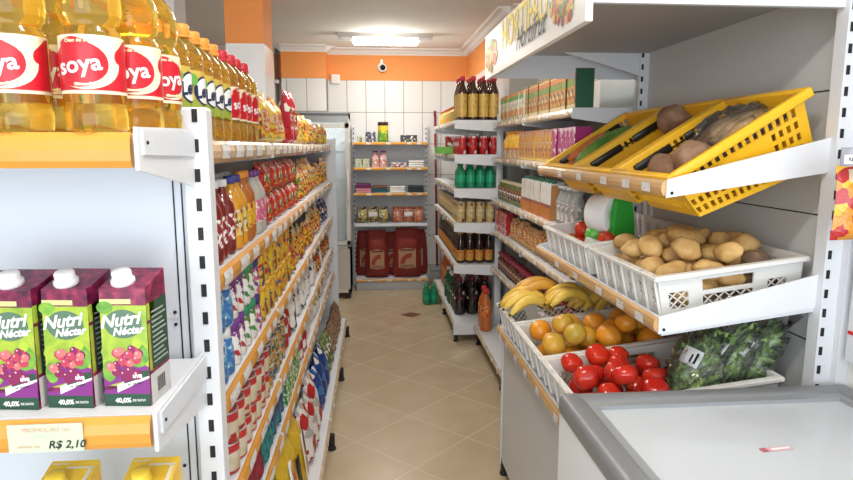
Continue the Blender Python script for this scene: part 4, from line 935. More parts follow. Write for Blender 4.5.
def far(proto, z, cols, ys, desc, cat, group, sh, jr=.15):
    for j, y in enumerate(ys):
        for i, x in enumerate(cols):
            tag(proto.put((x, y + random.uniform(-.004, .004), z + .0006), random.uniform(-jr, jr)),
                f'{desc}, {ORD[i + 1]} from the aisle in {"front" if j == 0 else ORD[j + 1]} row, {sh} of drinks unit', cat, group)
c4 = [.655, .735, .815, .890]
far(rum, FZ['top'], c4, [4.62, 4.72, 4.82], 'brown yellow-labelled spirit bottle', 'bottle', 'spirit bottles on the drinks unit', 'top shelf')
far(redcan, FZ['second'], c4, [4.60, 4.69, 4.78, 4.87], 'red drink can', 'can', 'red cans on the drinks unit', 'second shelf')
far(greenpet, FZ['third'], [.648, .722, .796, .870], [4.61, 4.69], 'green soft drink bottle', 'bottle', 'green bottles on the drinks unit', 'third shelf')
far(goldcan, FZ['fourth'], [.648, .722, .796, .872], [4.60, 4.69, 4.78, 4.87], 'gold drink can', 'can', 'gold cans on the drinks unit', 'fourth shelf')
far(beer, FZ['fifth'], [.650, .722, .794, .868], [4.62, 4.70, 4.79, 4.88], 'dark orange-labelled beer bottle', 'bottle', 'beer bottles on the drinks unit', 'fifth shelf')
far(cola, .15, [.672, .775, .878], [4.80, 4.91, 5.02], 'dark cola bottle', 'bottle', 'cola bottles on the drinks unit', 'bottom deck')
def along(proto, z, ys, desc, cat, group, sh, x=.655):
    for i, y in enumerate(ys):
        tag(proto.put((x, y, z + .0006), RR), f'{desc}, {ORD[i + 1]} behind the front rows, {sh} of drinks unit', cat, group)
smalljar = simple_bottle('sauce_bottle', .13, .03, mat('yellow_sauce', (.72, .45, .06), .15, coat=.6), CAP_R, pack('yellow_sauce_label', [(Y_, 2), (CR_, 2), (O_, 1)], 50), (.1, .6), .4)
along(smalljar, FZ['top'], span(4.98, 5.95, .085), 'yellow sauce bottle', 'sauce bottle', 'sauce bottles on the drinks unit', 'top shelf')
along(goldcan, FZ['fourth'], span(5.0, 5.95, .085), 'gold drink can', 'can', 'gold cans on the drinks unit', 'fourth shelf')
along(beer, FZ['fifth'], span(4.98, 5.95, .085), 'dark beer bottle', 'bottle', 'beer bottles on the drinks unit', 'fifth shelf')
along(orgbot, .15, span(5.42, 5.95, .105), 'rust soft drink bottle', 'bottle', 'soft drink bottles on the drinks unit', 'bottom deck', .69)
greenpack = simple_bottle('water_bottle', .27, .042, mat('dark_green_pet', (.01, .12, .05), .1, trans=.3), PURE, mat('dark_green_label', (.03, .20, .10), .3), (.4, .6), .3)
along(greenpack, .15, [5.13, 5.225, 5.40], 'dark green bottle', 'bottle', 'green bottles on the drinks unit', 'bottom deck', .66)
# green tray with a red packet
tr = tag(thing('plastic_tray', (.632, 5.075, FZ['second'] + .0018)), 'bright green plastic tray holding a red packet on the drinks unit', 'tray')
b = MB(); gp = mat('lime_plastic', (.16, .52, .05), .35)
b.box(-.12, .12, -.13, .13, 0, .004, gp)
for x0, x1, y0, y1 in ((-.125, -.12, -.13, .13), (.12, .125, -.13, .13), (-.125, .125, -.135, -.13), (-.125, .125, .13, .135)): b.box(x0, x1, y0, y1, 0, .055, gp)
b.build('tray_body', tr)
tag(redpk.put((.635, 5.075, FZ['second'] + .007), .25, scale=(1, 1, .8)), 'red packet sitting in the bright green tray', 'packet')
# loose drinks on the floor at the back
for i, (x, y) in enumerate(((.485, 5.70), (.555, 5.72), (.485, 5.775), (.555, 5.795))):
    tag(greenpet.put((x, y, .0006), .2 * i), f'green soft drink bottle standing on the floor, {("front left", "front right", "back left", "back right")[i]} of four', 'bottle', 'green bottles on the floor')

# ------------------------------------------------------------------ back wall shelf goods
tag(box_pack('small_carton', .055, .05, .06, pack('box_mint', [((.36, .50, .26), 2), (CR_, 2), (K_, .6)], 60)).put((-.135, 6.40, 1.5236)), 'small mint and cream box at the left of the top shelf', 'box')
P_mix = Proto(lambda: box_pack('wrapped_pack', .10, .07, .05, pack('pack_navy', [(K_, 2), ((.10, .12, .22), 2), (W_, .8)], 50)).put((0, 0, 0)))
for k in range(2): tag(P_mix.put((-.028, 6.41, 1.5236 + k * .0504), .1 - .2 * k), ('lower', 'upper')[k] + ' navy wrapped pack beside the green tin on the top shelf', 'pack', 'navy packs')
mt = tag(thing('drink_powder_tin', (.10, 6.40, 1.5236)), 'tall green and yellow tin with dark lid on the back top shelf', 'tin')
b = MB(); b.lathe([(.050, 0), (.052, .004), (.052, .165), (.050, .168)], pack('tin_malt', [((.16, .42, .03), 4), ((.45, .60, .06), 1.4), (Y_, 1.2)], 30, .3, bands=[(.115, .16, (.86, .58, .03)), (.0, .02, (.10, .30, .03))]), 22); b.build('tin_body', mt)
b = MB(); b.lathe([(.054, .166), (.054, .196), (.048, .20), (.001, .20)], mat('brown_lid', (.05, .02, .012), .35), 22); b.build('lid', mt)
tag(box_pack('display_box', .17, .08, .07, pack('box_black', [(K_, 5), (BR_, 1.4), (W_, .6), (G_, .4)], 40)).put((.36, 6.41, 1.5236)), 'dark flat display box at the right of the back top shelf', 'box')
P_gr = box_pack('patterned_box', .07, .05, .085, pack('box_sage', [((.42, .52, .34), 2), (CR_, 3), ((.30, .36, .22), 1)], 60))
for i, x in enumerate((-.155, -.078)): tag(P_gr.put((x, 6.40, 1.2706)), ('left', 'right') [i] + ' one of two sage patterned boxes, second shelf at the back', 'box', 'sage boxes')
P_lot = simple_bottle('lotion_bottle', .165, .038, mat('pink_lotion', (.78, .42, .45), .3), mat('plum_cap', (.25, .05, .18), .35), pack('lotion_label', [((.75, .25, .28), 2), (W_, 2), (O_, 1)], 45), (.08, .6), .5)
for i, x in enumerate((.018, .098)): tag(P_lot.put((x, 6.40, 1.2706)), ('left', 'right')[i] + ' pink lotion bottle with plum cap, second shelf at the back', 'bottle', 'lotion bottles')
def folded(m, w=.16, n=3, t=.022):
    def f():
        b = MB()
        for k in range(n): b.rbox(-w / 2, w / 2 - .006 * (k % 2), -.075, .075, k * t, (k + 1) * t, t * .45, m, 3)
        return b.build('folded_cloth')
    return Proto(f)
c_w = folded(mat('white_cloth', (.72, .70, .66), .9)); c_r = folded(pack('check_cloth', [((.50, .08, .08), 1), (W_, 2), ((.15, .12, .3), .7)], 40, .9), n=2); c_k = folded(mat('charcoal_cloth', (.03, .045, .05), .9))
c_t = folded(mat('petrol_cloth', (.02, .10, .13), .9), n=2); c_b = folded(mat('brown_cloth', (.18, .07, .05), .9), n=1); c_p = folded(mat('rose_cloth', (.62, .25, .28), .9), n=2); c_n = folded(mat('purple_cloth', (.16, .03, .12), .9), n=2)
for pr, x, z, lb in [(c_r, .255, 1.2706, 'red checked folded cloths on the second back shelf'), (c_w, .435, 1.2706, 'white folded cloths on the second back shelf'),
                     (c_p, -.105, 1.0126, 'rose folded cloth under the purple one, third back shelf'), (c_n, -.105, 1.0570, 'purple folded cloth on top of the rose one, third back shelf'),
                     (c_t, .06, 1.0126, 'petrol blue folded cloth under the brown one, third back shelf'), (c_b, .06, 1.0570, 'brown folded cloth on top of the petrol blue one'),
                     (c_w, .24, 1.0126, 'stack of white folded cloths on the third back shelf'), (c_k, .435, 1.0126, 'stack of charcoal folded cloths on the third back shelf')]:
    tag(pr.put((x, 6.41, z)), lb, 'cloth', 'folded cloths on the back shelves')
# wire baskets with packets
def wire_basket():
    t = thing('wire_basket'); b = MB(); w, d, h = .345, .19, .135
    for z in (.004, h * .5, h): b.tube([(-w / 2, -d / 2, z), (w / 2, -d / 2, z), (w / 2, d / 2, z), (-w / 2, d / 2, z), (-w / 2, -d / 2, z)], .003, STEEL, 6)
    for i in range(14):
        x = -w / 2 + w * i / 13; b.tube([(x, -d / 2, h), (x, -d / 2, .004), (x, d / 2, .004), (x, d / 2, h)], .0018, STEEL, 5)
    for i in range(6):
        y = -d / 2 + d * (i + .5) / 6
        for s in (-1, 1): b.tube([(s * w / 2, y, .004), (s * w / 2, y, h)], .0018, STEEL, 5)
    b.build('basket_wires', t)
    b = MB(); b.box(-.045, .045, -d / 2 - .006, -d / 2 - .004, .075, .115, TAG); b.build('price_label', t)
    return t
P_wb = Proto(wire_basket)
for i, x in enumerate((-.012, .352)): tag(P_wb.put((x, 6.425, .7005)), ('left wire basket of yellow and green packets', 'right wire basket of orange and red packets')[i] + ' on the back shelf', 'basket', 'wire baskets')
pk_y = bag('sponge_packet', .10, .15, .05, pack('packet_yellowgreen', [(Y_, 2), (K_, 1), ((.25, .35, .08), 1.6), (P_, .6), (W_, .6)], 40, .25, bump=.4), None, 80)
pk_o = bag('snack_packet', .10, .145, .05, pack('packet_orange', [((.82, .20, .05), 4), (R_, 1.4), (CR_, .8)], 34, .25, bump=.4), None, 83)
for pr, x0, c in ((pk_y, -.012, 'yellow and green packet in left wire basket'), (pk_o, .352, 'orange packet in right wire basket')):
    for j, y in enumerate((6.365, 6.43, 6.49)):
        for i in range(3):
            tag(pr.put((x0 + (i - 1) * .108, y, .708), rot=(-.12, 0, random.uniform(-.1, .1))), f'{c}, {ORD[i + 1]} from the left, {("front", "middle", "rear")[j]} row', 'packet', 'packets in the wire baskets')
def sack():
    t = thing('charcoal_sack'); red = pack('sack_red', [((.34, .03, .02), 4), ((.24, .02, .015), 2)], 120, .7, bump=.5)
    o = bag('sack_body', .30, .50, .20, red, None, 90, None, .30).put((0, 0, 0)); o.parent = t
    b = MB(); F = lambda q: (lambda x, z: (x, -.104 - q * .0008 - .006 * math.cos(x * 9) * math.sin(z * 6.3), z)); be = mat('sack_beige', (.44, .25, .14), .7)
    patch(b, F(0), lambda u, v: (-.085 + .17 * u + .0, .10 + .02 * abs(u - .5) + (.21 - .05 * abs(u - .5)) * v), be, 8, 8); disc(b, F(1), .03, .155, .10, .10, mat('sack_print', (.33, .05, .03), .7), PI / 2 - .2, PI + .1, .55, 12, 2)
    patch(b, F(1), lambda u, v: (-.07 + .14 * u, .280 + .016 * v), mat('sack_dark_print', (.12, .04, .03), .7), 8, 1)
    b.text('CARVÃO', .034, bpy.data.materials['sack_dark_print'], F(1.4), .001) if False else b.text('CARVÃO', .036, bpy.data.materials['sack_dark_print'], lambda x, z: F(1.4)(x, z + .125), .001)
    b.build('printed_panel', t, fixn=False); return t
P_sack = Proto(sack)
for x, y, s, lb in ((.025, 6.405, 1, 'red charcoal sack in front, left of centre'), (.335, 6.405, 1.04, 'red charcoal sack in front, right of centre'), (-.085, 6.530, .96, 'red charcoal sack behind at the left'), (.425, 6.530, .98, 'red charcoal sack behind at the right'), (.18, 6.530, .93, 'red charcoal sack behind in the middle')):
    tag(P_sack.put((x, y, .1206), 0, scale=(s * (.86 if x < .2 else 1), .5 if y > 6.5 else .8, s)), lb + ' on the bottom deck of the back unit', 'sack', 'charcoal sacks')
# mop leaning on the back wall
mp = tag(thing('mop'), 'dark red handled mop leaning on the tiled wall right of the back shelf', 'mop')
b = MB(); b.tube([(.665, 6.50, .20), (.648, 6.60, 1.80)], .012, mat('maroon_handle', (.25, .02, .03), .4), 10); b.lathe([(.013, 0), (.014, .05), (.001, .056)], bpy.data.materials['maroon_handle'], 10, Matrix.Translation((.648, 6.60, 1.795))); b.build('handle', mp)
b = MB(); b.box(.58, .75, 6.47, 6.52, .17, .21, mat('mop_grey', (.35, .36, .36), .6))
for i in range(24): b.tube([(.585 + i * .0068, 6.495 + .01 * (i % 3 - 1), .18), (.575 + i * .0078, 6.49 + .02 * (i % 3 - 1), .008)], .006, mat('mop_strand', (.45, .44, .42), .9) if i == 0 else bpy.data.materials['mop_strand'], 5)
b.build('mop_head', mp)

# ------------------------------------------------------------------ upright glass-doored cooler, back left
co = tag(thing('display_cooler', (-.50, 5.98, 0)), 'tall beige glass-doored cooler standing in the back left corner', 'cooler')
BEI = mat('beige_enamel', (.70, .68, .62), .4); x0, x1 = -.27, .27
b = MB(); b.box(x0, x0 + .03, 0, .42, .06, 1.80, BEI); b.box(x1 - .03, x1, 0, .42, .06, 1.80, BEI); b.box(x0, x1, .40, .42, .06, 1.80, BEI); b.box(x0, x1, 0, .42, .06, .52, BEI); b.box(x0, x1, 0, .42, 1.74, 1.80, BEI); b.build('cabinet', co)
b = MB(); b.box(x0, x1, -.03, 0, 1.70, 1.80, mat('header_grey', (.36, .38, .38), .35)); b.box(x0, x1, -.032, -.029, 1.765, 1.785, mat('header_line', (.12, .13, .13), .4)); b.build('header', co)
dr = MB(); dr.box(x0, x0 + .035, -.035, -.005, .54, 1.69, BEI); dr.box(x1 - .035, x1, -.035, -.005, .54, 1.69, BEI); dr.box(x0, x1, -.035, -.005, .54, .58, BEI); dr.box(x0, x1, -.035, -.005, 1.65, 1.69, BEI); do = dr.build('door', co)
b = MB(); b.box(x0 + .035, x1 - .035, -.022, -.018, .58, 1.65, GLASS); b.build('glass', do)
b = MB(); b.rbox(x1 - .028, x1 - .010, -.06, -.035, .95, 1.25, .004, mat('handle_white', (.75, .74, .70), .4)); b.build('handle', do)
b = MB(); b.box(x0 + .06, x1 - .06, .04, .06, 1.705, 1.725, mat('added_cooler_glow', (1, 1, 1), .4, emit=(.9, .97, 1.0), estr=15.0)); b.build('added_cooler_lamp', co)  # glowing strip added to brighten the inside of the cooler
b = MB(); b.box(x0 + .03, x0 + .034, .01, .40, .52, 1.74, PURE); b.box(x1 - .034, x1 - .03, .01, .40, .52, 1.74, PURE); b.box(x0 + .03, x1 - .03, .394, .40, .52, 1.74, PURE); b.build('liner', co)
for z in (.85, 1.15, 1.42):
    b = MB()
    for i in range(22): b.box(x0 + .035 + i * .0215, x0 + .038 + i * .0215, .02, .38, z, z + .004, STEEL)
    b.box(x0 + .03, x1 - .03, .02, .026, z - .004, z + .018, WHITE); b.build('wire_shelf', co)
b = MB(); b.box(x0 + .01, x1 - .01, -.012, 0, .10, .50, mat('grille_beige', (.55, .53, .48), .5)); b.build('lower_panel', co)
for x in (x0 + .04, x1 - .04): b = MB(); b.rbox(x - .025, x + .025, .0, .06, 0, .06, .006, DARK); b.build('foot', co)
# ------------------------------------------------------------------ crates and baskets
def pane(b, q, t, wins, m, lattice=None):
    """bilinear wall q = (p00, p10, p11, p01) of thickness t pierced by windows (u0, u1, v0, v1); lattice = set of window indices filled with diamond bars"""
    p00, p10, p11, p01 = [Vector(p) for p in q]
    n = (p10 - p00).cross(p01 - p00).normalized() * t
    P = lambda u, v: (p00 * (1 - u) + p10 * u) * (1 - v) + (p01 * (1 - u) + p11 * u) * v
    def cell(u0, u1, v0, v1):
        a = [P(u0, v0), P(u1, v0), P(u1, v1), P(u0, v1)]
        b.add(a + [x + n for x in a], [(0, 3, 2, 1), (4, 5, 6, 7), (0, 1, 5, 4), (1, 2, 6, 5), (2, 3, 7, 6), (3, 0, 4, 7)], m)
    vs = sorted({0, 1, *[w[2] for w in wins], *[w[3] for w in wins]})
    for v0, v1 in zip(vs, vs[1:]):
        vm = (v0 + v1) / 2; hs = sorted((w[0], w[1]) for w in wins if w[2] < vm < w[3]); u = 0
        for a, c in hs:
            if a > u: cell(u, a, v0, v1)
            u = c
        if u < 1: cell(u, 1, v0, v1)
    for k in lattice or ():
        u0, u1, v0, v1 = wins[k]; U = (p10 - p00).length; V = (p01 - p00).length
        W, Hh = (u1 - u0) * U, (v1 - v0) * V; step = Hh / max(1, round(Hh / .022)); nn = int((W + Hh) / step) + 1; bw = .0032
        for i in range(nn + 1):
            for s in (0, 1):
                c = i * step
                x0, z0 = max(0, c - Hh), min(c, Hh)    # line x + z = c
                x1, z1 = min(c, W), c - min(c, W)
                if x1 - x0 < 1e-4: continue
                pts = [(x0, z0), (x1, z1)] if s == 0 else [(x0, Hh - z0), (x1, Hh - z1)]
                A, B = [P(u0 + x / U, v0 + z / V) + n * .25 for x, z in pts]
                d = (B - A).normalized().cross(n.normalized()) * bw / 2
                a = [A - d, B - d, B + d, A + d]
                b.add(a + [x + n * .5 for x in a], [(0, 3, 2, 1), (4, 5, 6, 7), (0, 1, 5, 4), (1, 2, 6, 5), (2, 3, 7, 6), (3, 0, 4, 7)], m)
CRATE_W = mat('crate_white', (.80, .80, .77), .38)
BASK_Y = mat('basket_yellow', (.90, .50, .02), .32)
def white_crate(L, W, Hc):
    """L along the aisle (local y), W front to back (local x); origin at the front bottom centre"""
    def f():
        t = thing('produce_crate'); m = CRATE_W; b = MB(); y0, y1 = -L / 2, L / 2; e = .012
        b.box(0, W, y0, y1, 0, .005, m)
        nf = max(4, int(L / .075)); fw = [((i + .26) / nf, (i + .74) / nf, .16, .80) for i in range(nf)]
        lat = [i for i in range(nf)]
        pane(b, ((0, y1, 0), (0, y0, 0), (-e, y0 - e, Hc), (-e, y1 + e, Hc)), -.006, fw, m, lat)
        pane(b, ((W, y0, 0), (W, y1, 0), (W + e, y1 + e, Hc), (W + e, y0 - e, Hc)), -.006, fw, m, lat)
        sw = [(.06, .20, .14, .56), (.30, .66, .14, .40), (.76, .90, .14, .56), (.30, .66, .50, .78)]
        pane(b, ((0, y0, 0), (W, y0, 0), (W + e, y0 - e, Hc), (-e, y0 - e, Hc)), -.006, sw, m, [0, 1, 2])
        pane(b, ((W, y1, 0), (0, y1, 0), (-e, y1 + e, Hc), (W + e, y1 + e, Hc)), -.006, [(.1, .24, .14, .56), (.34, .70, .14, .40), (.80, .94, .14, .56), (.34, .70, .50, .78)], m, [0, 1, 2])
        for i in range(nf + 1):      # ribs on the front wall
            yy = y0 + L * i / nf; b.prism([(-.001, .0), (-e - .001, Hc), (-e - .007, Hc), (-.008, .0)], 'y', max(yy - .006, y0), min(yy + .006, y1), m)
        b.build('crate_body', t)
        b = MB(); r = .011; X0, X1, Y0, Y1 = -e, W + e, y0 - e, y1 + e
        for (xa, xb, ya, yb) in ((X0 - r, X0 + .004, Y0 - r, Y1 + r), (X1 - .004, X1 + r, Y0 - r, Y1 + r), (X0, X1, Y0 - r, Y0 + .004), (X0, X1, Y1 - .004, Y1 + r)):
            b.rbox(xa, xb, ya, yb, Hc - .014, Hc, .003, m, 1, smooth=False)
        b.build('rim', t)
        return t
    return Proto(f)
TILT = math.radians(7.0)
def crate_rot(th): return (0, -th, 0)
pcr = white_crate(.46, .378, .113)
cr_pot = pcr.put((.757, 1.765, 1.034), rot=crate_rot(TILT)); tag(cr_pot, 'white slatted crate heaped with potatoes, nearer one on the middle shelf', 'crate', 'white produce crates')
cr_pep = pcr.put((.757, 2.325, 1.034), rot=crate_rot(TILT), scale=(1, 1.06, 1)); tag(cr_pep, 'white slatted crate with a green roll holder, farther one on the middle shelf', 'crate', 'white produce crates')
lcr = white_crate(.335, .52, .105)
cr_tom = lcr.put((.562, 1.685, .7005), rot=crate_rot(TILT)); tag(cr_tom, 'white slatted crate with tomatoes and bagged greens, beside the freezer', 'crate', 'white produce crates')
cr_org = lcr.put((.562, 2.075, .7005), rot=crate_rot(TILT)); tag(cr_org, 'white slatted crate of oranges, middle one on the low deck', 'crate', 'white produce crates')
cr_ban = lcr.put((.562, 2.447, .7005), rot=crate_rot(TILT), scale=(1, .86, 1)); tag(cr_ban, 'white slatted crate of bananas, farthest on the low deck', 'crate', 'white produce crates')
bpy.context.view_layer.update()
def basket():
    """yellow shopping basket; local x up the slope, y along the aisle, z normal to the rim plane; origin at the front rim centre"""
    t = thing('shopping_basket'); L, W = .388, .345; m = BASK_Y; b = MB(); d0, d1 = -.145, -.20; tp = .028
    A, B_, Cc, D = (0, -W / 2, 0), (L, -W / 2, 0), (L, W / 2, 0), (0, W / 2, 0)
    a, b2, c, d = (tp, -W / 2 + tp, d0), (L - tp, -W / 2 + tp, d1), (L - tp, W / 2 - tp, d1), (tp, W / 2 - tp, d0)
    def rows(n, r): return [((i + .18) / n, (i + .72) / n, v0, v1) for v0, v1, i0, i1 in r for i in range(int(i0 * n), int(i1 * n))]
    sr = [(.08, .20, .03, .97), (.26, .38, .03, .97), (.44, .54, .72, .97), (.60, .70, .72, .97), (.76, .92, .06, .97)]
    pane(b, (a, b2, B_, A), -.004, rows(17, sr), m); pane(b, (c, d, D, Cc), -.004, rows(17, [(.08, .20, .03, .97), (.26, .38, .03, .97), (.76, .92, .03, .94)]), m)
    pane(b, (d, a, A, D), -.004, rows(15, [(.15, .35, .06, .95), (.48, .68, .06, .95)]), m); pane(b, (b2, c, Cc, B_), -.004, rows(15, [(.1, .25, .06, .95), (.35, .5, .06, .95), (.6, .75, .06, .95)]), m)
    pane(b, (a, d, c, b2), -.004, [(u / 12 + .02, u / 12 + .06, v / 9 + .03, v / 9 + .08) for u in range(12) for v in range(9)], m)
    b.build('basket_body', t)
    b = MB(); r = .017
    for (xa, xb, ya, yb) in ((-r, .004, -W / 2 - r, W / 2 + r), (L - .004, L + r, -W / 2 - r, W / 2 + r), (0, L, -W / 2 - r, -W / 2 + .004), (0, L, W / 2 - .004, W / 2 + r)):
        b.rbox(xa, xb, ya, yb, -.020, .006, .005, m, 2)
    b.build('rim', t)
    for s in (-1, 1):
        b = MB(); yy = s * (W / 2 - .012)
        for xa, xb in ((.045, .175), (.225, L - .045)):
            b.rbox(xa, xb, yy - .004, yy + .006, -.040, -.014, .003, BLACK, 1)
        b.tube([(.045, yy, -.030), (L - .045, yy, -.030)], .003, BLACK, 6)
        b.build('handle', t)
    return t
P_bk = Proto(basket); BT = math.radians(32)
BK = []
for i, (y, lb) in enumerate(((1.672, 'yellow shopping basket of taro roots, nearest on the upper rack'), (2.052, 'yellow shopping basket with a single brown root at its back, middle of the upper rack'), (2.432, 'yellow shopping basket with a big green vegetable, farthest on the upper rack'))):
    o = P_bk.put((.738, y, 1.408), rot=(0, -BT, 0)); BK.append(o); tag(o, lb, 'basket', 'yellow baskets on the produce rack')
bpy.context.view_layer.update()

# ------------------------------------------------------------------ produce
def blob(name, sx, sy, sz, m, lump=.06, freq=3.0, seed=0, sub=3, dimple=0.0, ridges=0):
    bm = bmesh.new(); bmesh.ops.create_icosphere(bm, subdivisions=sub, radius=1)
    from mathutils import noise
    for v in bm.verts:
        p = v.co.copy(); k = 1 + lump * noise.noise(p * freq * .5 + Vector((seed, seed * 2.1, 0)))
        if ridges: k *= 1 + .035 * math.cos(ridges * math.atan2(p.y, p.x)) * (1 - p.z ** 2)
        if dimple: k -= dimple * max(0, abs(p.z) - .72) / .28
        v.co = Vector((p.x * sx * k, p.y * sy * k, p.z * sz * k))
    b = MB(); b.bm(bm, m, True); return b
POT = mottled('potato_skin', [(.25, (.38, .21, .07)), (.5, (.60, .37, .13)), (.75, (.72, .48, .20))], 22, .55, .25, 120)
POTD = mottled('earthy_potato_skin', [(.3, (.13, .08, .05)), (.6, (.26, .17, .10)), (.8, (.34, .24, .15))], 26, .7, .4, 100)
TOM = mottled('tomato_skin', [(.3, (.52, .018, .012)), (.6, (.66, .035, .015)), (.85, (.72, .12, .03))], 7, .14)
ORA = mottled('orange_skin', [(.22, (.55, .33, .04)), (.42, (.80, .33, .025)), (.7, (.84, .28, .015))], 10, .32, .2, 260)
ORG = mottled('greenish_orange_skin', [(.3, (.40, .30, .04)), (.5, (.66, .36, .04)), (.75, (.80, .34, .03))], 10, .32, .2, 260)
BAN = mottled('banana_skin', [(.2, (.70, .40, .05)), (.5, (.86, .58, .09)), (.8, (.90, .66, .16))], 12, .4)
BANR = mottled('ripe_banana_skin', [(.3, (.52, .22, .03)), (.6, (.74, .38, .05)), (.8, (.78, .45, .08))], 14, .42)
BTIP = mat('banana_tip', (.09, .06, .02), .7)
def potato(k, m):
    def f():
        b = blob('potato', .046, .034, .031, m, .22, 2.4, 3.1 * k, 3); return b.build('potato')
    return Proto(f)
pots = [potato(k, POT) for k in range(1, 6)]; potd = [potato(7, POTD), potato(9, POTD)]
def pile(n, x0, x1, y0, y1, z0, rfn, tries=40, seed=1, mound=0.0):
    rr = random.Random(seed); out = []
    for i in range(n):
        r = rfn(rr); best = None
        for _ in range(tries):
            x, y = rr.uniform(x0 + r, x1 - r), rr.uniform(y0 + r, y1 - r); z = z0 + r
            for (a, c, e, q) in out:
                d2 = (x - a) ** 2 + (y - c) ** 2
                if d2 < (r + q) ** 2: z = max(z, e + math.sqrt((r + q) ** 2 - d2))
            cost = z + mound * (((x - (x0 + x1) / 2) / (x1 - x0)) ** 2 + ((y - (y0 + y1) / 2) / (y1 - y0)) ** 2)
            if best is None or cost < best[0]: best = (cost, x, y, z)
        out.append((best[1], best[2], best[3], r))
    return out
def screen_x(o):
    c = camo.matrix_world.inverted() @ o.matrix_world.translation if False else None
    p = o.location; a = math.atan2(p.x, p.y); return a
def name_sorted(objs, fmt, cat, group):
    objs.sort(key=screen_x)
    for i, o in enumerate(objs): tag(o, fmt.format(ORD[i + 1]), cat, group)
def place_pile(holder, pl, protos, rr, squash=True):
    objs = []
    for (x, y, z, r) in pl:
        p = holder.matrix_world @ Vector((x, y, z))
        o = rr.choice(protos).put(p, rot=(rr.uniform(-.5, .5), rr.uniform(-.4, .4), rr.uniform(0, 6.28))); objs.append((o, r))
    return objs
rr = random.Random(11)
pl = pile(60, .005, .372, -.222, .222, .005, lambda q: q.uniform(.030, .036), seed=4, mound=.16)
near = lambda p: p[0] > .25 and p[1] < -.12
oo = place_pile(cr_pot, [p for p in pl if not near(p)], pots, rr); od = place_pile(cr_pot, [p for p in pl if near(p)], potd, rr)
for o, r in oo + od: o.scale = (r / .036,) * 3
name_sorted([o for o, r in oo], 'tan potato in the near white crate, {} from the left of the heap', 'potato', 'potatoes in the white crate')
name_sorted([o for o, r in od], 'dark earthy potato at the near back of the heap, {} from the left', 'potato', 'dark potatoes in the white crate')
# tomatoes
def tomato(k):
    def f():
        t = thing('tomato'); b = blob('tomato', .039, .038, .034, TOM, .05, 2, k * 2.7, 3, .16, 5); b.build('tomato_body', t)
        b = MB()
        for i in range(5):
            a = i * 2 * PI / 5 + k; b.add([(0, 0, .0295), (.006 * math.cos(a - .5), .006 * math.sin(a - .5), .030), (.019 * math.cos(a), .019 * math.sin(a), .0335), (.006 * math.cos(a + .5), .006 * math.sin(a + .5), .030)], [(0, 1, 2, 3)], mat('calyx_green', (.10, .22, .04), .6) if 'calyx_green' not in bpy.data.materials else bpy.data.materials['calyx_green'])
        b.tube([(0, 0, .027), (.002, 0, .038)], .0022, bpy.data.materials['calyx_green'], 6); b.build('stalk', t); return t
    return Proto(f)
toms = [tomato(k) for k in range(3)]
pl = pile(21, .008, .30, -.158, .158, .005, lambda q: q.uniform(.034, .039), seed=6, mound=.03)
oo = place_pile(cr_tom, pl, toms, rr)
for o, r in oo: o.scale = (r / .039,) * 3; o.rotation_euler = (PI * .5 + rr.uniform(.2, 1.9), rr.uniform(-.5, .5), PI + rr.uniform(-1.2, 1.2))
name_sorted([o for o, r in oo], 'red tomato in the crate beside the freezer, {} from the left', 'tomato', 'tomatoes in the low crate')
# oranges
def orange(m, k):
    def f(): return blob('orange', .040, .040, .037, m, .03, 2, k, 3, .05).build('orange')
    return Proto(f)
ors = [orange(ORA, 1), orange(ORG, 2), orange(ORA, 3)]
pl = pile(28, .008, .48, -.158, .158, .005, lambda q: q.uniform(.036, .045), seed=8, mound=.06)
oo = place_pile(cr_org, pl, ors, rr)
for o, r in oo: o.scale = (r / .040,) * 3
name_sorted([o for o, r in oo], 'orange in the middle low crate, {} from the left of the heap', 'orange', 'oranges in the low crate')
# bananas
def hand(m, n, L, spread, name='banana_bunch', sag=.10):
    def f():
        t = thing(name)
        for i in range(n):
            u = (i - (n - 1) / 2) / max(1, n - 1); b = MB(); a = u * spread; pts = []; rad = []
            off = .018 * math.sin(i * 2.1)
            for k in range(11):
                s = k / 10; x = L * s; z = sag * math.sin(PI * min(1, s * .95)) * .55 + off * .3
                pts.append((x * math.cos(a) + 0, x * math.sin(a) + u * .03, z + .02))
                rad.append(.006 if k == 0 else .008 if k == 1 else .0205 * (math.sin(PI * (.12 + .80 * s))) ** .55 if k < 10 else .006)
            b.tube(pts, rad, m, 6)
            e = Vector(pts[-1]); d = (Vector(pts[-1]) - Vector(pts[-2])).normalized(); b.tube([e, e + d * .010], [.006, .0045], BTIP, 6)
            bo = b.build('banana', t)
        b = MB(); b.tube([(-.012, 0, .028), (.004, 0, .022), (.02, 0, .02)], [.013, .016, .012], BANR, 8); b.build('stem', t)
        return t
    return Proto(f)
h1 = hand(BAN, 6, .205, 1.25); h2 = hand(BANR, 3, .22, .30); h3 = hand(BAN, 5, .195, 1.0)
M_ = cr_ban.matrix_world
def put_b(pr, x, y, z, rot, lb):
    p = M_ @ Vector((x, y, z)); tag(pr.put(p, rot=rot), lb, 'bananas', 'banana bunches in the far low crate')
put_b(h1, .165, -.03, .085, (0, .0, PI * .94), 'yellow banana bunch fanned towards the aisle over the crate front')
put_b(h3, .325, -.085, .09, (0, 0, PI * .93), 'yellow banana bunch behind the front one, nearer the oranges')
put_b(h2, .26, .09, .10, (0, -.05, PI * 1.02), 'brownish ripe banana bunch at the far side of the crate')
put_b(h1, .45, .02, .04, (0, 0, PI * 1.05), 'yellow banana bunch deepest in the crate, by the back panel')
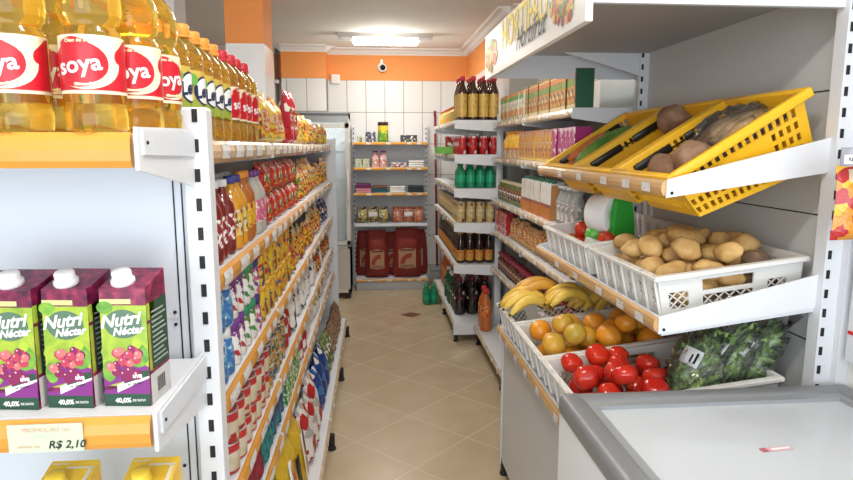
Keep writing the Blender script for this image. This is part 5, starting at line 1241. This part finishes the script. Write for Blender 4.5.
# taro roots, bagged cassava, green vegetable, carrots, garlic in the yellow baskets
ROOT = mottled('taro_skin', [(.25, (.12, .06, .035)), (.5, (.29, .165, .095)), (.75, (.42, .27, .17))], 20, .75, .5, 90)
def in_basket(b_, pr, x, y, z, rot, scale=1): return pr.put(b_.matrix_world @ Vector((x, y, z)), rot=rot, scale=scale)
def taro(k):
    def f(): return blob('taro_root', .075, .058, .056, ROOT, .25, 3, k * 4.3, 3).build('taro_root')
    return Proto(f)
tr_ = [taro(k) for k in (1, 2, 3)]
for i, (x, y, z, lb) in enumerate([(.125, -.065, -.040, 'brown taro root at the front of the nearest yellow basket'), (.095, .070, -.060, 'brown taro root behind the front one in the nearest yellow basket')]):
    tag(in_basket(BK[0], tr_[i], x, y, z, (.3 * i, .2, i * 1.3 + .4)), lb, 'root vegetable', 'roots in the yellow baskets')
cs = tag(thing('bagged_cassava', BK[0].matrix_world @ Vector((.285, .02, -.045)), (0, -BT, .0)), 'clear plastic bag of brown cassava sticks in the nearest yellow basket', 'vegetables')
for i in range(9):
    r2 = random.Random(i); b = MB(); y = -.095 + (i % 5) * .045; z = -.02 + (i // 5) * .034; L = .085
    b.tube([(-L, y + r2.uniform(-.01, .01), z), (-L * .3, y, z + .006), (L * .4, y + r2.uniform(-.012, .012), z), (L, y, z)], [.008, .019, .020, .008], mottled('cassava_skin', [(.3, (.26, .14, .06)), (.6, (.50, .32, .15)), (.8, (.66, .46, .26))], 30, .6, .4) if i == 0 else bpy.data.materials['cassava_skin'], 10); b.build('cassava_root', cs)
b = blob('x', .105, .125, .060, BAGFILM, .28, 9, 2.2, 4); b.build('plastic_bag', cs)
mr = tag(in_basket(BK[1], tr_[2], .345, .055, -.030, (.2, .3, .5), .95), 'brown root resting at the back of the middle yellow basket', 'root vegetable', 'roots in the yellow baskets')
GAR = mottled('garlic_skin', [(.3, (.62, .55, .48)), (.7, (.80, .74, .66))], 25, .6)
def garlic(): 
    b = blob('garlic_bulb', .034, .034, .028, GAR, .04, 2, 1, 3, .1, 8); b.lathe([(.010, .022), (.006, .034), (.004, .048), (.001, .049)], GAR, 10); return b.build('garlic_bulb')
P_gar = Proto(garlic)
for i, (x, y, z) in enumerate(((.225, .035, -.052), (.235, -.035, -.056), (.29, .0, -.06))):
    tag(in_basket(BK[2], P_gar, x + .04, y, z, (.2, -.5, i)), f'pale garlic bulb at the back of the farthest yellow basket, {ORD[i + 1]} from its front', 'garlic', 'garlic in the yellow basket')
GRN = mottled('green_gourd_skin', [(.3, (.07, .20, .03)), (.55, (.15, .33, .05)), (.8, (.26, .44, .09))], 24, .4, .2)
gv = tag(in_basket(BK[2], Proto(lambda: blob('gourd', .135, .052, .050, GRN, .10, 2, 1.4, 3, 0, 6).build('green_gourd')), .165, -.075, -.030, (0, -BT, .05)), 'large green gourd lying in the farthest yellow basket', 'gourd')
CAR = mottled('carrot_skin', [(.3, (.62, .16, .03)), (.7, (.78, .26, .05))], 30, .45)
def carrot():
    t = thing('carrot'); b = MB(); b.tube([(-.085, 0, 0), (-.06, .002, 0), (.02, 0, .002), (.08, -.002, 0), (.105, 0, 0)], [.006, .012, .017, .020, .010], CAR, 10); b.build('carrot_root', t)
    b = MB(); b.tube([(.102, 0, 0), (.122, .002, .004)], [.007, .005], GRN, 7); b.build('carrot_top', t); return t
P_car = Proto(carrot)
for i, (x, y, z) in enumerate(((.145, .125, -.050), (.140, .085, -.055), (.150, .045, -.060), (.15, .105, -.016), (.145, .065, -.020))):
    tag(in_basket(BK[2], P_car, x, y, z, (0, -BT, random.uniform(-.12, .12))), f'orange carrot beside the green gourd, {ORD[i + 1]} of five, {"bottom" if i < 3 else "top"} layer', 'carrot', 'carrots in the yellow basket')
# red peppers, green pepper, tray in the far white crate
PEP = mat('pepper_red', (.60, .05, .02), .2); PEG = mat('pepper_green', (.10, .42, .05), .22)
def pepper(m, k):
    def f():
        t = thing('pepper'); b = blob('pepper', .036, .036, .040, m, .10, 2, k, 3, .18, 4); b.build('pepper_body', t)
        b = MB(); b.tube([(0, 0, .030), (.002, 0, .040), (.008, 0, .052)], [.007, .005, .004], mat('pepper_stalk', (.12, .26, .05), .6) if 'pepper_stalk' not in bpy.data.materials else bpy.data.materials['pepper_stalk'], 8); b.build('stalk', t); return t
    return Proto(f)
pp = pepper(PEP, 1); pg = pepper(PEG, 5)
mw = cr_pep.matrix_world
pl = [(.06, -.19), (.06, -.11), (.06, -.03), (.06, .06), (.06, .14), (.145, .16), (.145, .08), (.145, .0)]
for i, (x, y) in enumerate(pl): tag(pp.put(mw @ Vector((x, y, .046)), rot=(.2 * i, .3, i)), f'red pepper in the far white crate, {ORD[i + 1]} in the lower layer', 'pepper', 'peppers in the far white crate')
for i, (x, y) in enumerate(((.10, -.15), (.10, -.02), (.10, .10))): tag(pp.put(mw @ Vector((x, y, .098)), rot=(.3, .2 * i, i)), f'red pepper on top in the far white crate, {ORD[i + 1]} from the near side', 'pepper', 'peppers in the far white crate')
tag(pg.put(mw @ Vector((.075, -.085, .108)), rot=(.1, 0, .5)), 'bright green pepper among red ones in the far white crate', 'pepper')
# roll holder
hd = tag(thing('roll_holder', (.862, 2.20, 1.082), (0, 0, 0)), 'green plastic holder carrying a white roll, standing in the far white crate', 'roll holder')
gm2 = mat('holder_green', (.04, .42, .05), .3)
T0 = Matrix.Translation((-.008, .02, .152)) @ Matrix.Rotation(.55, 4, 'Z') @ Matrix.Rotation(PI / 2, 4, 'X')
b = MB(); b.lathe([(.020, -.045), (.070, -.045), (.073, -.040), (.073, .040), (.070, .045), (.020, .045), (.020, -.045)], PURE, 36, T0); b.build('paper_roll', hd)
b = MB(); T1 = Matrix.Translation((.030, -.034, 0)) @ Matrix.Rotation(.30, 4, 'Z')
b.prism([(-.048, .020), (.050, .020), (.046, .12), (.030, .205), (.018, .218), (-.022, .214), (-.032, .200), (-.042, .12)], 'y', -.018, .020, gm2, T1); b.rbox(-.062, .055, -.05, .07, .0, .026, .008, gm2, 2, T1); b.rbox(-.03, .02, .02, .07, .13, .17, .006, gm2, 2, T1); b.build('holder', hd)
b = MB(); b.rbox(-.115, -.066, -.075, .0, 0, .07, .004, mat('pale_grey_plastic', (.62, .66, .64), .4), 2, Matrix.Rotation(.3, 4, 'Y') @ Matrix.Translation((.01, 0, -.028))); b.build('cutter_plate', hd)
# bagged greens
GREENBAG = film('greens_bag', (.98, .99, .98), .07, .30, .06, (.88, .93, .90))
LEAF = mottled('greens_leaf', [(.3, (.12, .22, .05)), (.5, (.28, .46, .11)), (.72, (.55, .70, .28))], 40, .4)
def greens(seed):
    def f():
        t = thing('bagged_greens'); r_ = random.Random(seed); b = MB()
        for i in range(210):
            s = r_.random(); x = (s - .5) * .21; rad = .045 * (.5 + .5 * math.sin(PI * min(1, s * 1.1))); a = r_.uniform(0, 2 * PI); q = rad * r_.random() ** .33
            c = Vector((x, q * math.cos(a) * 1.15, q * math.sin(a) * .75)); d = Vector((r_.uniform(.3, 1), r_.uniform(-.7, .7), r_.uniform(-.7, .7))).normalized(); L = r_.uniform(.018, .038)
            sd = d.cross(Vector((r_.uniform(-1, 1), r_.uniform(-1, 1), r_.uniform(-1, 1)))).normalized() * L * .36; up = d.cross(sd).normalized() * L * .15
            b.add([c, c + d * L * .5 + sd + up, c + d * L, c + d * L * .5 - sd + up, c + d * L * .55 - up], [(0, 1, 4), (1, 2, 4), (2, 3, 4), (3, 0, 4)], LEAF)
            if i % 3 == 0: b.tube([(-.10, c.y * .3, c.z * .3), (x, c.y * .8, c.z * .8), tuple(c)], .0016, mat('greens_stem', (.20, .32, .08), .5) if 'greens_stem' not in bpy.data.materials else bpy.data.materials['greens_stem'], 5)
        b.build('leaves', t, fixn=False)
        b = blob('x', .122, .064, .048, GREENBAG, .42, 13, seed * 1.3, 4)
        b.add([(.112, -.035, 0), (.165, -.055, .012), (.175, .0, -.008), (.165, .055, .010), (.112, .035, 0)], [(0, 1, 2), (0, 2, 4), (2, 3, 4)], GREENBAG); b.build('plastic_bag', t)
        b = MB(); b.rbox(.0, .045, -.025, .025, .046, .0475, .0006, mat('sticker_white', (.80, .82, .80), .4) if 'sticker_white' not in bpy.data.materials else bpy.data.materials['sticker_white'], 1)
        b.box(.008, .037, -.016, -.010, .0476, .0478, INK); b.box(.008, .030, -.004, .001, .0476, .0478, INK); b.build('sticker', t)
        return t
    return Proto(f)
def ringmark(t):
    b = MB(); m = mat('bag_mark_white', (.85, .88, .85), .4); F = lambda x, y: (x - .045, y, .0495)
    disc(b, F, 0, 0, .024, .024, m, inner=.88, n=28, nv=1)
    b.text('S', .036, m, F, .0012); b.build('round_mark', t, fixn=False)
mt_ = cr_tom.matrix_world
for i, (x, y, z, rot, lb) in enumerate([(.345, -.085, .118, (.35, -1.02, .25), 'clear bag of dark leafy greens next to the tomatoes'), (.430, -.075, .126, (.35, -.98, .0), 'clear bag of leafy greens in the middle of the three'), (.505, -.070, .124, (.5, -.95, -.15), 'clear bag of bright leafy greens by the back panel, with a round white mark')]):
    o = greens(i + 1).put(mt_ @ Vector((x, y, z)), rot=rot, scale=1.1); tag(o, lb, 'greens', 'bagged greens in the low crate')
    if i == 2: ringmark(o)

# ------------------------------------------------------------------ chest freezer
fz = tag(thing('chest_freezer', (.83, .72, 0)), 'white chest freezer with grey rim and sliding glass lid, front right', 'freezer')
FX0, FX1, FY0, FY1, FT = -.388, .36, -.52, .695, .885
FW = mat('freezer_white', (.84, .88, .93), .3); FG = mat('freezer_rim_grey', (.22, .23, .245), .34); FI = mat('freezer_liner', (.86, .88, .90), .35)
b = MB(); e = .05
b.box(FX0 + .004, FX0 + e, FY0 + .01, FY1 - .01, .06, FT - .05, FW); b.box(FX1 - e, FX1 - .004, FY0 + .01, FY1 - .01, .06, FT - .05, FW); b.box(FX0 + e, FX1 - e, FY1 - e, FY1 - .01, .06, FT - .05, FW); b.box(FX0 + e, FX1 - e, FY0 + .01, FY0 + e, .06, FT - .05, FW); b.box(FX0 + e, FX1 - e, FY0 + e, FY1 - e, .06, .10, FW)
b.build('cabinet', fz)
b = MB(); z0 = .62
b.box(FX0 + e, FX1 - e, FY0 + e, FY1 - e, z0, z0 + .01, FI); b.box(FX0 + e, FX0 + e + .008, FY0 + e, FY1 - e, z0, FT - .05, FI); b.box(FX1 - e - .008, FX1 - e, FY0 + e, FY1 - e, z0, FT - .05, FI); b.box(FX0 + e, FX1 - e, FY1 - e - .008, FY1 - e, z0, FT - .05, FI); b.box(FX0 + e, FX1 - e, FY0 + e, FY0 + e + .008, z0, FT - .05, FI)
b.build('liner', fz)
b = MB(); rw = .058
for (xa, xb, ya, yb) in ((FX0, FX0 + rw, FY0, FY1), (FX1 - rw, FX1, FY0, FY1), (FX0 + .012, FX1 - .012, FY1 - rw, FY1 - .001), (FX0 + .012, FX1 - .012, FY0 + .001, FY0 + rw)): b.rbox(xa, xb, ya, yb, FT - .055, FT - (.0006 if yb - ya < .2 else 0), .016, FG, 3)
b.build('rim', fz)
b = MB(); FG2 = mat('lid_frame_grey', (.30, .32, .335), .3); lx0, lx1, ly0, ly1 = FX0 + rw - .008, FX1 - rw + .008, FY0 + rw - .008, FY1 - rw + .008
for (xa, xb, ya, yb) in ((lx0, lx0 + .022, ly0, ly1), (lx1 - .022, lx1, ly0, ly1), (lx0 + .022, lx1 - .022, ly1 - .030, ly1), (lx0 + .022, lx1 - .022, ly0, ly0 + .025)): b.box(xa, xb, ya, yb, FT - .030, FT - .006, FG2)
lid = b.build('lid', fz)
b = MB(); b.box(lx0 + .018, lx1 - .018, ly0 + .018, ly1 - .022, FT - .020, FT - .015, film('freezer_glass', (.95, .98, .99), .03, .22, .66, (.86, .92, .98))); b.build('glass', lid)
b = MB(); T = Matrix.Translation((-.02, .40, FT - .0145)) @ Matrix.Rotation(.10, 4, 'Z'); b.box(-.035, .035, -.007, .007, 0, .0012, mat('faded_red_label', (.66, .42, .44), .5), T); b.box(-.035, -.022, -.007, .007, .0002, .0016, mat('dusty_red', (.48, .12, .15), .5), T); b.box(-.012, .030, -.003, .003, .0002, .0016, PURE, T); b.build('sticker', lid)
b = MB(); b.rbox(FX0 - .001, FX0 + .006, .36, .42, .64, .72, .002, mat('control_plate', (.70, .72, .74), .4), 1); b.box(FX0 - .002, FX0, .375, .405, .66, .70, FG); b.build('control_plate', fz)
for x in (FX0 + .08, FX1 - .08):
    for y in (FY0 + .08, FY1 - .08):
        b = MB(); b.lathe([(.02, 0), (.022, .03), (.018, .06)], DARK, 12, Matrix.Translation((x, y, 0))); b.build('foot', fz)

# ------------------------------------------------------------------ right edge: hook panel with a price holder and a hanging snack bag
hp = tag(thing('hook_display', (0, 0, 0)), 'white wall display panel with a price holder at the right edge of the photo', 'display')
b = MB(); b.box(1.172, 1.198, .75, 1.40, .95, 2.2, WHITE_METAL); b.box(1.168, 1.173, .76, 1.395, 1.02, 1.028, RED); b.build('panel', hp)
b = MB(); b.tube([(1.172, 1.30, 1.437), (1.08, 1.30, 1.437), (1.035, 1.30, 1.440)], .003, STEEL, 8); b.build('hook', hp)
b = MB(); b.rbox(1.005, 1.095, 1.268, 1.272, 1.437, 1.478, .001, film('tag_sleeve', (.85, .85, .92), .1, .2, .35, (.75, .76, .82)), 1); b.box(1.012, 1.062, 1.2665, 1.268, 1.442, 1.462, PURE)
b.text('R$ 1,49', .0105, INK, lambda x, z: (1.037 + x, 1.266, 1.452 + z), .0002); b.box(1.03, 1.07, 1.272, 1.298, 1.4405, 1.4425, WHITE); b.build('price_holder', hp)
chips = bag('hanging_snack_bag', .17, .165, .05, pack('chips_orange', [((.85, .35, .03), 4), (R_, 2), (Y_, 1.6), (CR_, .6)], 24, .2, bump=.3), mat('chips_crimp', (.86, .48, .05), .25), 99, pack('chips_panel', [((.62, .06, .02), 2.5), (O_, 2), (Y_, 1)], 30, .2))
tag(chips.put((1.098, 1.30, 1.272), .12), 'orange and red snack bag hanging on a hook at the right edge', 'snack bag')
